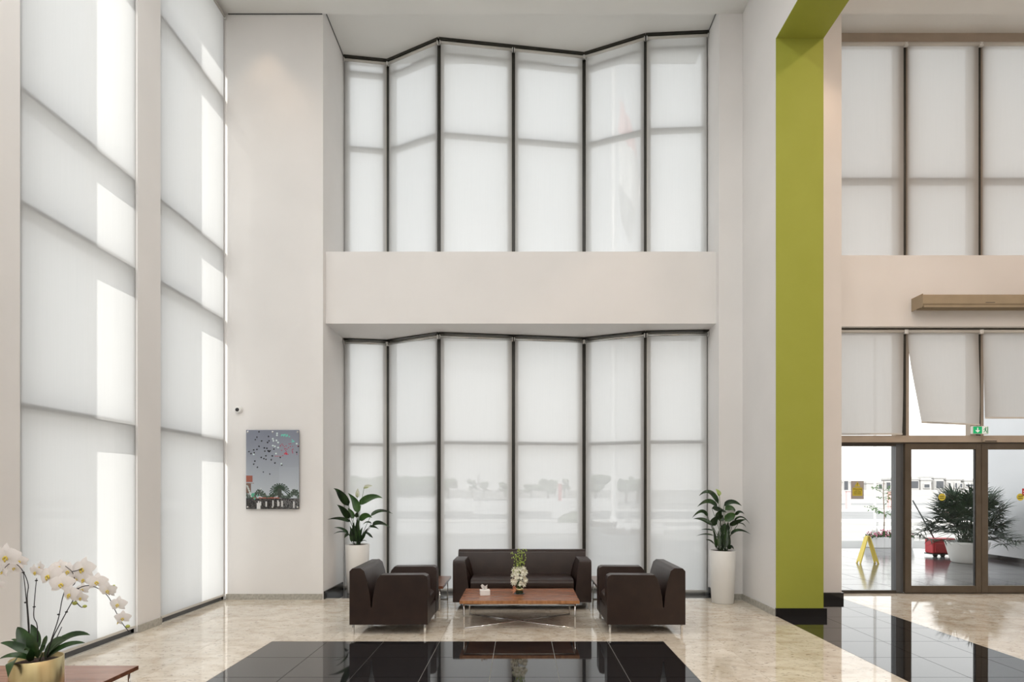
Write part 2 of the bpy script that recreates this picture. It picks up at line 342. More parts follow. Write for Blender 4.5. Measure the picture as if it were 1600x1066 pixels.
for i in range(6):
    g0 = .03; g1 = .03
    off = lambda p: (p[0], p[1]-.015)
    blind(off(ZZ[i]), off(ZZ[i+1]), .045, 4.04, 'white roller blind in lower glass wall, '+low[i], 'lower roller blinds behind the seating', g0 if i else .015, g1, tubemat='alu')
    blind(off(ZZ[i]), off(ZZ[i+1]), 5.205, 8.70, 'white roller blind in upper glass wall, '+up[i], 'upper roller blinds above the beam', g0 if i else .015, g1)
# black steel head over the lower and upper folds
for zt, nm in ((4.119, 'trim_4'), (TOPN-.001, 'trim_5')):
    bm = bmesh.new()
    for i in range(6):
        a, b = Vector((*ZZ[i], 0)), Vector((*ZZ[i+1], 0)); d = (b-a).normalized(); n = Vector((-d.y, d.x, 0))
        h = .018 if zt < 5 else .045
        prism(bm, [(-.045, 0), (.04, 0), (.04, -h), (-.045, -h)], lambda q: a+n*q[0]+Vector((0, 0, zt+q[1])), lambda q: b+n*q[0]+Vector((0, 0, zt+q[1])))
    struct(nm, bm, M['mullion'])
# ------------------------------------------------------------------ left wall windows
for k, (ya, yb) in enumerate(((5.07, 6.63), (7.05, 8.625))):
    W = bpy.data.objects.new('window_%d' % (3+k), None); C.objects.link(W); W['kind'] = 'structure'
    W['label'] = ('near' if k == 0 else 'far')+' floor to ceiling window in left wall'
    xo = X0-.045
    obj('frame', B((xo-.18, xo, ya, ya+.05, 0, CEIL), (xo-.18, xo, yb-.05, yb, 0, CEIL), (xo-.18, xo, ya, yb, 0, .10), (xo-.18, xo, ya, yb, CEIL-.05, CEIL)), M['grey_frame'], W)
    zs = [.10, 2.37, 4.15, 5.15, 7.40, CEIL-.05]
    for z in zs[1:-1]: obj('transom', B((xo-.18, xo, ya+.05, yb-.05, z-.03, z+.03)), M['grey_frame'], W)
    for i in range(5):
        obj('pane', B((xo-.10, xo-.094, ya+.05, yb-.05, zs[i]+(.03 if i else 0), zs[i+1]-(.03 if i < 4 else 0))), M['glass'], W)
    obj('sill', B((X0-.05, X0-.002, ya, yb, .0, .012)), M['alu'], W)
    blind((X0-.018, ya), (X0-.018, yb), .075, 8.60, 'tall white roller blind on the left wall, '+('nearer one behind the white orchids' if k == 0 else 'farther one next to the end wall corner'), 'tall left wall blinds', .012 if k == 0 else .03, .012 if k == 0 else .045, m='blind_left')
# ------------------------------------------------------------------ entrance wall on the right
YG = 9.15
mx = [4.76, PX(1411.5, YG), PX(1528, YG), 8.35, XR]
for nm, z0, z1, trans, lab in (('window_5', 5.25, TOPN, (6.49,), 'upper window over the entrance'), ('window_6', 2.47, 4.15, (), 'fanlight window over the entrance doors')):
    W = bpy.data.objects.new(nm, None); C.objects.link(W); W['kind'] = 'structure'; W['label'] = lab
    hd = .17 if z1 > 5 else .07
    for x in mx[1:-1]: obj('mullion', B((x-.028, x+.028, YG-.02, YG+.12, z0, z1-(hd if z1 > 5 else 0))), M['mullion'], W)
    for i in range(4):
        obj('frame', B((mx[i]+.028, mx[i]+.09, YG, YG+.1, z0, z1), (mx[i+1]-.12, mx[i+1]-.028, YG, YG+.1, z0, z1), (mx[i], mx[i+1], YG-.02, YG+.1, z1-hd, z1)), M['header'], W)
        zs = [z0]+list(trans)+[z1-hd]
        for t in trans: obj('transom', B((mx[i]+.09, mx[i+1]-.12, YG, YG+.12, t-.03, t+.03)), M['mullion'], W)
        for k in range(len(zs)-1): obj('pane', B((mx[i]+.09, mx[i+1]-.12, YG+.05, YG+.056, zs[k]+(.03 if k else 0), zs[k+1]-(.03 if k < len(zs)-2 else 0))), M['glass'], W)
names = ['left one beside the beige pier', 'middle one', 'right one at the picture edge', 'one outside the picture on the right']
names2 = ['left one, hanging down to the header', 'middle one, billowing away from the glass', 'right one, ending highest', 'one outside the picture on the right']
def sag0(u, v):
    w = (1-v); return (-.05*u*w**1.3, -.05*w*math.sin(PI*u*.8)-.02*math.sin(7*u+3*v)*w, 0)
def sag1(u, v):
    w = (1-v); return ((.11*(1-u)*w**1.6-.045*u*w**1.5), -.16*w**1.3*(1-.5*u)-.02*math.sin(6*u+4*v)*w, -.03*u*w)
def sag2(u, v):
    w = (1-v); return (.0, -.05*w, 0)
for i in range(3):
    a, b = (mx[i]+(.0 if i else .005), YG-.05), (mx[i+1], YG-.05)
    blind(a, b, 5.26, 8.56, 'cream roller blind in the high window above the entrance, '+names[i], 'high blinds above the entrance', .03, .03, m='blind_warm', tuber=.03)
    z0 = (2.49, 2.66, 2.74)[i]
    blind(a, b, z0, 4.08, 'cream roller blind over the entrance doors, '+names2[i], 'blinds over the entrance doors', .03, .03, m='blind_warm', sag=(sag0, sag1, sag2)[i], tuber=.026)
struct('trim_6', B((4.755, XR, YG-.07, YG+.16, 2.365, 2.47)), M['header'])
struct('trim_7', B((4.755, XR, YG-.03, YG+.12, 2.345, 2.365), (4.755, XR, YG-.02, YG+.12, -.002, .012), (4.755, XR, YG-.04, YG-.02, 4.10, 4.149)), M['frame'])
# fixed side light
W = bpy.data.objects.new('window_7', None); C.objects.link(W); W['kind'] = 'structure'; W['label'] = 'fixed glass side light left of the sliding doors'
obj('frame', B((4.76, 4.80, YG, YG+.06, .012, 2.345), (4.80, 5.90, YG, YG+.06, .012, .045), (4.80, 5.90, YG, YG+.06, 2.31, 2.345)), M['frame'], W)
obj('mullion', B((5.895, 6.005, YG-.0, YG+.12, .012, 2.345)), M['grey_frame'], W)
obj('pane', B((4.80, 5.895, YG+.03, YG+.036, .045, 2.31)), M['glass'], W)
def leafdoor(nm, x0, x1, y, lab):
    D = bpy.data.objects.new(nm, None); C.objects.link(D); D['kind'] = 'structure'; D['label'] = lab
    for a, b in ((x0, x0+.10), (x1-.085, x1)): obj('stile', B((a, b, y, y+.055, .015, 2.345)), M['door_frame'], D, bevel=.004)
    for a, b in ((.015, .125), (2.255, 2.345)): obj('rail', B((x0+.10, x1-.085, y, y+.055, a, b)), M['door_frame'], D, bevel=.004)
    obj('pane', B((x0+.10, x1-.085, y+.025, y+.031, .125, 2.255)), M['glass'], D)
    obj('gasket', B((x1-.085-.012, x1-.085, y+.01, y+.045, .125, 2.255)), M['black'], D)
    return D
leafdoor('door_1', PX(1413, YG-.03), PX(1532, YG-.03), YG-.05, 'left sliding glass door leaf')
leafdoor('door_2', PX(1532.5, YG-.03), PX(1532.5, YG-.03)+1.20, YG-.05, 'right sliding glass door leaf')
W = bpy.data.objects.new('window_8', None); C.objects.link(W); W['kind'] = 'structure'; W['label'] = 'fixed glass side light right of the sliding doors'
obj('frame', B((8.42, 8.52, YG, YG+.06, .012, 2.345), (9.9, 10, YG, YG+.06, .012, 2.345)), M['door_frame'], W)
obj('pane', B((8.52, 9.9, YG+.03, YG+.036, .012, 2.345)), M['glass'], W)
# ------------------------------------------------------------------ text helper
def text(name, s, size, mt, parent, loc, rot=(PI/2, 0, 0), al='CENTER'):
    cu = bpy.data.curves.new(name, 'FONT'); cu.body = s; cu.size = size; cu.align_x = al; cu.align_y = 'CENTER'; cu.extrude = .0005
    cu.materials.append(mt); tmp = bpy.data.objects.new(name, cu); C.objects.link(tmp); me = bpy.data.meshes.new_from_object(tmp.evaluated_get(bpy.context.evaluated_depsgraph_get())); bpy.data.objects.remove(tmp); o = bpy.data.objects.new(name, me); C.objects.link(o); o.parent = parent; o.location = loc; o.rotation_euler = rot; return o
def disc(bm, cx, cz, r, y, n=24, dy=.001):
    prism(bm, [(cx+r*math.cos(2*PI*k/n), cz+r*math.sin(2*PI*k/n)) for k in range(n)], lambda q: (q[0], y, q[1]), lambda q: (q[0], y+dy, q[1]))
def poly(bm, pts, y, dy=.001): prism(bm, pts, lambda q: (q[0], y, q[1]), lambda q: (q[0], y+dy, q[1]))
# ------------------------------------------------------------------ seating
def soft_seat(name, label, cat, W, loc, rz):
    """faces local -y; origin on the floor at the centre; depth .88"""
    D = .88; t = thing(name, label, cat, loc, rz)
    bk = D/2
    prof = [(bk, .108), (bk, .71), (bk-.03, .742), (bk-.125, .745), (bk-.165, .715), (bk-.20, .60), (bk-.228, .45), (bk-.243, .30), (bk-.246, .108)]
    bm = bmesh.new(); prism(bm, [(y+(.0012 if y > bk-.1 else -.0012), z+(.0015 if z > .6 else 0)) for y, z in prof], lambda q: (-W/2+.03, *q), lambda q: (W/2-.03, *q)); obj('backrest', bm, M['leather'], t, bevel=.016)
    ap = prof[:-1]+[(bk-.252, .30), (bk-.262, .42), (bk-.285, .53), (bk-.315, .625), (bk-.35, .668), (-bk+.05, .672), (-bk+.012, .655), (-bk, .61), (-bk, .108)]
    for s in (-1, 1):
        wi = lambda z: .235 if z < .35 else .235-.075*((z-.35)/.32)**1.4
        bm = bmesh.new(); prism(bm, ap, lambda q: (s*W/2, *q), lambda q: (s*(W/2-wi(q[1])), *q)); obj('armrest', bm, M['leather'], t, bevel=.02)
    sp = [(bk-.25, .10), (bk-.25, .40), (-bk+.12, .415), (-bk+.05, .405), (-bk+.018, .375), (-bk+.012, .33), (-bk+.022, .285)]
    bm = bmesh.new(); prism(bm, sp+[(-bk+.03, .27), (-bk+.03, .20)], lambda q: (-W/2+.234, *q), lambda q: (W/2-.234, *q)); obj('seat', bm, M['leather'], t, bevel=.012)
    obj('base', B((-W/2+.232, W/2-.232, -bk+.004, bk-.25, .108, .268)), M['leather'], t, bevel=.008)
    for sx_ in (-1, 1):
        for sy_ in (-1, 1):
            x, y = sx_*(W/2-.03), sy_*(bk-.035)
            obj('leg', B((x-.011, x+.011, y-.011, y+.011, 0, .1), (x-.011 if sx_ > 0 else x-.011, x+.011, y-.011, y+.011, 0, .004), (min(x, x-sx_*.09), max(x, x-sx_*.09), y-.015, y+.015, .098, .108)), M['chrome'], t, bevel=.002)
    return t
soft_seat('sofa', 'dark brown leather two-seat sofa behind the coffee table', 'sofa', 1.87, (.024, 8.29, 0), 0)
soft_seat('armchair', 'dark brown leather armchair on the left, facing right', 'armchair', .88, (-1.48, 6.985, 0), PI/2)['group'] = 'leather armchairs'
soft_seat('armchair', 'dark brown leather armchair on the right, facing left', 'armchair', .88, (1.415, 6.985, 0), -PI/2)['group'] = 'leather armchairs'
def table(label, w, d, h, loc, th=.036, top='wood', brace=True, cat='table', name='coffee_table', group=None):
    t = thing(name, label, cat, loc, 0, group)
    o = obj('tabletop', B((-w/2, w/2, -d/2, d/2, h-th, h)), [M[top], M['wood_edge'] if top == 'wood' else M['wood_dark']], t, bevel=.002)
    for p in o.data.polygons: p.material_index = 0 if abs(p.normal.z) > .5 else 1
    r = .0095; ix, iy = w/2-.05, d/2-.03
    for sx_ in (-1, 1):
        for sy_ in (-1, 1):
            bm = bmesh.new(); tube(bm, [(sx_*ix, sy_*iy, 0.0), (sx_*ix, sy_*iy, h-th)], r, 10); sm(obj('leg', bm, M['chrome'], t))
    bm = bmesh.new(); zt = h-th-.009
    for a, b in (((-ix, -iy), (ix, -iy)), ((-ix, iy), (ix, iy)), ((-ix, -iy), (-ix, iy)), ((ix, -iy), (ix, iy))): tube(bm, [(*a, zt), (*b, zt)], r, 8)
    sm(obj('top_frame', bm, M['chrome'], t))
    for s in (-1, 1):
        bm = bmesh.new(); z = .009
        if brace: tube(bm, [(-ix, -s*iy, z), (ix, s*iy, z+.001*s)], r, 10)
        else: tube(bm, [(-ix, s*iy, z), (ix, s*iy, z)], r, 10)
        sm(obj('brace', bm, M['chrome'], t))
    return t
table('low walnut coffee table with crossed chrome legs in front of sofa', 1.395, .83, .338, (-.009, 7.185, 0), th=.038)
table('low dark walnut corner table between left armchair and sofa', .88, .92, .343, (-1.467, 8.21, 0), top='wood_dark', brace=False, name='side_table', group='corner tables beside the sofa')
table('low dark walnut corner table between right armchair and sofa', .88, .92, .343, (1.466, 8.21, 0), top='wood_dark', brace=False, name='side_table', group='corner tables beside the sofa')
table('low reddish walnut table under the gold orchid pot', 1.3, .95, .34, (-3.445, 3.795, 0), th=.03, top='wood_orchid', brace=False, name='side_table')
# ------------------------------------------------------------------ tissue box
t = thing('tissue_box', 'small white tissue box on the coffee table', 'tissue box', (-.435, 7.15, .338), .15)
obj('carton', B((-.06, .06, -.055, .055, 0, .062)), M['paper'], t, bevel=.003)
bm = bmesh.new()
for k, (a, hh) in enumerate(((.2, .075), (1.3, .06), (2.2, .07), (2.9, .05))):
    d = Vector((math.cos(a), math.sin(a), 0)); n = 6; n3 = d.cross(Vector((0, 0, 1)))
    r0 = [bm.verts.new(Vector((0, 0, .058))+d*(-.02+.04*i/n)+n3*.006*math.sin(i*2+k)) for i in range(n+1)]
    r1 = [bm.verts.new(Vector((-.01, 0, .058+hh*(.75+.3*math.sin(i*1.1+k))))+d*(-.045+.085*i/n)+n3*.02*math.sin(i*1.7+k)) for i in range(n+1)]
    for i in range(n): bm.faces.new((r0[i], r0[i+1], r1[i+1], r1[i]))
sm(obj('tissue', bm, M['paper'], t))
# ------------------------------------------------------------------ plants
def blade(bm, p0, p1, w, mid=None, n=Vector((0, -1, .4)), seg=9, fold=.22, pw=1.0, tipk=.55):
    p0, p1 = Vector(p0), Vector(p1); mid = Vector(mid) if mid is not None else (p0+p1)/2+Vector((0, 0, .08*(p1-p0).length))
    c = mid*2-(p0+p1)/2; rows = []
    for i in range(seg+1):
        u = i/seg; p = p0*(1-u)**2+c*2*u*(1-u)+p1*u*u; tg = ((c-p0)*(1-u)+(p1-c)*u).normalized()
        s = tg.cross(n); s = s.normalized() if s.length > 1e-3 else Vector((1, 0, 0)); nn = s.cross(tg).normalized()
        ww = w*.5*(math.sin(PI*min(1, max(0, u**tipk)))**pw)+.0006
        rows.append([bm.verts.new(p+s*ww*q+nn*(abs(q)*ww*fold)) for q in (-1, -.5, 0, .5, 1)])
    for i in range(seg):
        for k in range(4): bm.faces.new((rows[i][k], rows[i][k+1], rows[i+1][k+1], rows[i+1][k]))
X_LO, X_HI = 530, 1155
def lily(name, label, loc, pot, crop, sc, Y, base, leaves, flowers, seed, light=()):
    rnd = random.Random(seed); t = thing(name, label, 'potted plant', loc); L = Vector(loc); r1, r0, H = pot
    bm = bmesh.new(); lathe(bm, [(r0*.96, 0), (r0, .008), ((r0+r1)/2+.004, H*.5), (r1, H-.004), (r1-.004, H), (r1-.016, H), (r1-.02, H-.02), (r1-.03, H-.06)], 0, 0, 48)
    sm(obj('pot', bm, M['pot'], t, bevel=0))['label'] = 'tall tapered white pot'
    bm = bmesh.new(); lathe(bm, [(r1-.017, H-.03), (r1-.05, H-.012), (.001, H-.005)], 0, 0, 32); sm(obj('soil', bm, M['soil'], t))
    def W(x, y, dy=0): return P(crop[0]+x/sc, crop[1]+y/sc, Y+dy)-L
    k = Y/F/sc
    for i, lf in enumerate(leaves):
        (ax, ay), (bx, by), w = lf[:3]; mid = lf[3] if len(lf) > 3 else None
        da = rnd.uniform(-.10, .10); db = da*1.4+rnd.uniform(-.16, .16)
        if X_HI and crop[0]+bx/sc > X_HI: db = -.30; da = -.05
        if X_LO and crop[0]+bx/sc < X_LO: db = -.38; da = -.08
        p0, p1 = W(ax, ay, da), W(bx, by, db); m = W(*mid, (da+db)/2) if mid else None
        n = Vector((rnd.uniform(-.3, .3), -1, rnd.uniform(.1, .7)))
        bm = bmesh.new(); blade(bm, p0, p1, w*k*1.08, m, n, 10, .25)
        root = Vector((rnd.uniform(-.05, .05), rnd.uniform(-.05, .05), H-.02)); mm = (root+p0)/2; mm.x = root.x*.55+p0.x*.45
        pts = [root*(1-u)**2+mm*2*u*(1-u)+p0*u*u for u in [j/5 for j in range(6)]]
        tube(bm, pts, .0055, 6, .0035, cap=False)
        sm(obj('leaf', bm, M['leaf_light'] if i in light else M['leaf'], t))
    for (ax, ay), (bx, by), (cx_, cy_), w, mt in flowers:
        bm = bmesh.new(); p0, p1, tip = W(ax, ay), W(bx, by), W(cx_, cy_, -.02)
        tube(bm, [Vector((0, 0, H-.02)), W(ax, ay), p1], .004, 6, .003); so = sm(obj('flower_stalk', bm, M['green_stem'], t))
        bm = bmesh.new(); blade(bm, p1, tip, w*k, None, Vector((.3, -1, .2)), 8, .5); sm(obj('spathe', bm, mt, so))
        bm = bmesh.new(); tube(bm, [p1+Vector((0, -.01, .008)), p1+(tip-p1)*.5+Vector((0, -.014, 0))], .006, 8, .004); sm(obj('spadix', bm, M['spathe_g'], so))
    return t
LL = [((245,250),(115,100),62,(175,150)), ((325,310),(238,140),62,(300,215)), ((330,240),(537,185),58,(440,175)), ((250,360),(145,240),52), ((262,385),(65,366),30,(165,358)),
      ((432,338),(622,318),34,(520,292)), ((338,375),(445,352),55,(395,335)), ((448,412),(600,436),36,(515,395)), ((244,488),(120,436),32), ((225,478),(115,490),16,(170,472)),
      ((240,488),(208,526),26), ((375,482),(453,525),36), ((285,360),(238,268),44), ((440,398),(365,412),14,(400,388)), ((425,425),(502,450),20,(465,428)), ((345,562),(402,556),8,(375,545)),
      ((300,560),(285,390),46), ((312,560),(322,350),40), ((290,560),(255,420),30), ((325,560),(365,430),36), ((340,560),(395,470),30), ((270,560),(262,440),26), ((360,540),(410,440),26), ((310,350),(320,300),30)]
lily('potted_peace_lily', 'peace lily in tall white pot in the left window corner', (PX(558.5, 9.2), 9.2, 0), (.186, .155, .765), (500, 745), 5.467, 9.2, (300, 580), LL,
     [((340,300),(375,100),(450,78),34,M['spathe']), ((318,260),(318,180),(322,100),36,M['spathe'])], 3, light=(1, 2, 6, 12))
RL = [((268,195),(112,128),44,(195,98)), ((258,218),(98,215),40,(185,170)), ((182,292),(58,302),30,(130,250)), ((218,362),(68,310),32,(145,315)), ((310,205),(452,208),46,(380,178)),
      ((320,240),(405,270),48,(375,225)), ((215,225),(335,260),46,(280,240)), ((400,280),(472,272),24,(435,255)), ((320,330),(405,280),58,(370,285)), ((355,362),(487,314),36,(420,330)),
      ((425,345),(486,378),12,(460,350)), ((362,435),(522,432),28,(430,400)), ((222,402),(128,394),12,(175,392)), ((228,442),(92,446),12,(160,430)), ((232,508),(165,474),16,(200,482)),
      ((215,365),(260,285),52), ((300,430),(325,345),52), ((250,545),(225,380),26), ((275,545),(265,400),26), ((300,545),(300,400),44), ((320,545),(335,380),40), ((345,540),(345,400),34), ((260,310),(300,240),50),
      ((345,550),(390,553),28,(368,530)), ((290,470),(245,450),26), ((390,325),(515,348),14,(450,295)), ((330,470),(345,330),36), ((280,330),(300,280),46)]
lily('potted_peace_lily', 'peace lily in tall white pot beside the right end wall pier', (PX(1129, 8.4), 8.4, 0), (.184, .152, .755), (1070, 750), 5.076, 8.4, (300, 555), RL,
     [((285,300),(275,130),(245,72),40,M['spathe_g'])], 5, light=(5, 8))
# orchids in gold pot
YO = 3.72; OL = Vector((PX(57.5, YO), YO, .34))
t = thing('potted_orchid', 'white moth orchids in brushed gold pot on low table at left', 'potted plant', OL)
bm = bmesh.new(); lathe(bm, [(.128, 0), (.138, .005), (.140, .02), (.140, .215), (.137, .218), (.134, .215), (.134, .18)], 0, 0, 64); sm(obj('pot', bm, M['gold'], t))['label'] = 'brushed gold cylinder pot'
bm = bmesh.new(); lathe(bm, [(.1345, .185), (.08, .20), (.001, .205)], 0, 0, 32); sm(obj('moss', bm, M['soil'], t))
def WO(x, y, dy=0): return P(x/4.718, 840+y/4.718, YO+dy)-OL
ko = YO/F/4.718
OLV = [((230,850),(128,660),95,(175,735),.05), ((250,880),(2,778),62,(120,800),.0), ((230,900),(-10,898),46,(110,868),-.10), ((120,905),(60,1035),74,(85,930),-.16), ((275,830),(228,640),64,(262,720),.07),
       ((230,850),(82,752),34,(150,775),.12), ((280,890),(205,700),95,(245,790),-.04), ((275,900),(345,722),80,(325,800),-.06), ((330,890),(665,720),74,(500,735),.06), ((330,900),(628,778),56,(480,800),-.05),
       ((330,900),(490,745),110,(400,790),-.02), ((250,905),(185,810),70,(215,850),-.11), ((330,880),(610,712),50,(470,740),.10), ((300,910),(330,790),60,(320,840),-.1)]
for a, b, w, m_, dy in OLV:
    bm = bmesh.new(); blade(bm, WO(*a, dy*.3), WO(*b, dy*1.2), w*ko, WO(*m_, dy), Vector((random.uniform(-.2, .2), -.8, .8)), 12, .22, .75, .62); sm(obj('leaf', bm, M['orchid_leaf'], t))
def smooth_path(pts, n=4):
    out = []
    for i in range(len(pts)-1):
        p0 = pts[max(i-1, 0)]; p1 = pts[i]; p2 = pts[i+1]; p3 = pts[min(i+2, len(pts)-1)]
        for k in range(n):
            u = k/n; out.append(.5*((2*p1)+(p2-p0)*u+(2*p0-5*p1+4*p2-p3)*u*u+(3*p1-p0-3*p2+p3)*u**3))
    return out+[pts[-1]]
STM = [([(225,880),(215,660),(200,450),(208,350),(170,250),(110,190),(60,200),(5,262)], .03, [(172,258),(188,480)]),
       ([(275,880),(275,660),(250,590),(252,500),(262,380),(270,300)], .05, [(268,318),(252,512)]),
       ([(340,880),(380,750),(430,600),(460,450),(490,380),(548,345),(548,300),(530,252),(482,212)], .02, [(432,568)]),
       ([(345,880),(385,750),(490,550),(545,450),(570,382),(650,355),(730,380),(800,440),(850,540),(900,630),(950,695)], -.05, [(490,550),(572,378)]),
       ([(548,450),(565,480),(600,515),(625,506)], -.05, []), ([(530,252),(565,245),(605,230)], .0, []), ([(215,880),(208,660),(190,420),(172,260)], .035, []), ([(340,880),(420,735),(455,660)], .0, [])]
for pts, dy, nodes in STM:
    bm = bmesh.new(); tube(bm, smooth_path([WO(x, y, dy) for x, y in pts]), .0032, 6, .0022)
    for x, y in nodes: ball(bm, WO(x, y, dy), .0085, 1, (1.2, 1, .7))
    sm(obj('stem', bm, M['stem'], t))
rnd = random.Random(11)
def orchid_flower(c, r, yaw, pitch, par):
    R = Matrix.Rotation(yaw, 3, 'Z') @ Matrix.Rotation(pitch, 3, 'X')
    bm = bmesh.new()
    def pet(ang, ln, w, off):
        d = Vector((math.cos(ang), 0, math.sin(ang))); s = Vector((-math.sin(ang), 0, math.cos(ang))); rows = []; n = 7
        for i in range(n+1):
            u = i/n; ww = w*(math.sin(PI*(u*.93+.03)**.8))+.0008; cz = -off-.10*ln*math.sin(PI*u)+.18*ln*u*u
            rows.append([bm.verts.new(c+R @ (d*ln*u+s*ww*q+Vector((0, cz+abs(q)*ww*.15, 0)))) for q in (-1, -.55, 0, .55, 1)])
        for i in range(n):
            for k in range(4): bm.faces.new((rows[i][k], rows[i][k+1], rows[i+1][k+1], rows[i+1][k]))
    for a in (PI/2, PI*1.22, PI*1.78): pet(a+rnd.uniform(-.08, .08), r*1.0, r*.34, 0)
    for a in (.18, PI-.18): pet(a+rnd.uniform(-.1, .1), r*1.08, r*.56, .004)
    f = sm(obj('flower', bm, M['petal'], par))
    bm = bmesh.new(); ball(bm, c+R @ Vector((0, -.010, -.05*r)), r*.11, 1, (1, 1.2, .9))
    for s in (-1, 1): ball(bm, c+R @ Vector((s*r*.13, -.012, -.18*r)), r*.11, 1, (.7, .8, 1.4))
    ball(bm, c+R @ Vector((0, -.016, -.32*r)), r*.10, 1, (.8, .7, 1.5)); sm(obj('lip', bm, M['lip'], f))
for x, y, r, dy in ((48,138,88,-.02),(150,170,50,.10),(110,225,45,.06),(28,252,42,.05),(-5,345,42,0),(265,250,52,.05),(365,280,82,.02),(440,215,52,.10),(300,215,40,.12),(455,340,72,-.05),(505,245,60,.08),(612,228,80,.04),(520,415,66,-.09),
                    (602,440,48,-.06),(622,305,58,.03),(715,325,60,-.02),(795,385,52,-.04),(820,400,40,0),(872,490,52,-.06),(905,590,46,-.06),(400,250,50,.06),(560,300,46,.05),(880,620,30,-.03),(610,380,40,0)):
    orchid_flower(WO(x, y, dy-.02), r*ko*1.08, rnd.uniform(-.5, .6), rnd.uniform(-.25, .35), t)
for x, y, r in ((552,485,16),(625,508,13),(942,656,14),(840,355,8)):
    bm = bmesh.new(); ball(bm, WO(x, y, -.05), r*ko, 2, (1.15, 1, .9)); sm(obj('bud', bm, M['bud'], t))
# centrepiece on coffee table
V = thing('flower_arrangement', 'white orchid bouquet with green buds in dark glass vase on coffee table', 'flowers', (PX(811.5, 7.22), 7.22, .338))
bm = bmesh.new(); lathe(bm, [(.045, 0), (.048, .004), (.046, .045), (.044, .062), (.040, .062), (.040, .02)], 0, 0, 28); sm(obj('vase', bm, mat('dark_green_glass', (.012,.03,.015), .08), V))
bm = bmesh.new(); lathe(bm, [(.047, .045), (.050, .048), (.050, .066), (.045, .068)], 0, 0, 28); sm(obj('band', bm, M['gold'], V))['label'] = 'gold band round the vase rim'
bm = bmesh.new(); lathe(bm, [(.062, 0), (.068, .003), (.066, .006), (.05, .004)], 0, 0, 28); sm(obj('saucer', bm, M['grey_frame'], V))
rn = random.Random(4); bm = bmesh.new()
for k in range(7):
    a = rn.uniform(0, 6.28); blade(bm, (-.045, -.02, .06), (-.075-.03*rn.random(), -.03+.04*math.cos(a), .055+.05*math.sin(a)), .03, None, Vector((0, -1, 0)), 5)
sm(obj('ribbon', bm, mat('peach_ribbon', (.62,.30,.18), .6), V))
bm = bmesh.new(); bg_ = bmesh.new()
for k in range(26):
    a = rn.uniform(0, 2*PI); rr = rn.uniform(.03, .085); blade(bm, (0, 0, .05), (rr*math.cos(a), rr*math.sin(a), .10+rn.random()*.08), .022, None, Vector((math.cos(a), math.sin(a), 1)), 5)
sm(obj('foliage', bm, M['leaf_light'], V))
for k in range(9):
    a = k*2*PI/9+.3; tp = Vector((.085*math.cos(a)*rn.uniform(.3, 1), .07*math.sin(a), rn.uniform(.46, .56)))
    bm = bmesh.new(); tube(bm, smooth_path([Vector((0, 0, .05)), Vector((tp.x*.7, tp.y*.7, .26)), tp]), .002, 5); st = sm(obj('spray_stem', bm, M['green_stem'], V))
    bm = bmesh.new()
    for j in range(14):
        u = .45+.55*j/13; p = Vector((tp.x*u, tp.y*u, .05+(tp.z-.05)*u))+Vector((rn.uniform(-.045, .045), rn.uniform(-.04, .04), rn.uniform(-.01, .01)))
        ball(bm, p, .0085, 1, (.8, .8, 1.3))
    sm(obj('buds', bm, mat('green_buds', (.40,.52,.10), .5) if k == 0 else bpy.data.materials['green_buds'], st))['kind'] = 'stuff'
    bm = bmesh.new()
    for j in range(9):
        a2 = rn.uniform(0, 2*PI); r_ = .10*math.sqrt(rn.uniform(.35, 1)); z_ = rn.uniform(.10, .33); r_ *= math.sin(PI*(z_-.04)/.34)**.5 if .04 < z_ < .38 else .5
        c = Vector((r_*math.cos(a2), r_*math.sin(a2), z_))
        for q in range(5):
            b_ = q*2*PI/5+j; dd = Vector((math.cos(b_), -.5, math.sin(b_))); blade(bm, c, c+dd*.028, .015, None, Vector((0, -1, 0)), 3, .1)
    sm(obj('blossoms', bm, mat('cream_petal', (.88,.88,.74), .5) if k == 0 else bpy.data.materials['cream_petal'], st))['kind'] = 'stuff'
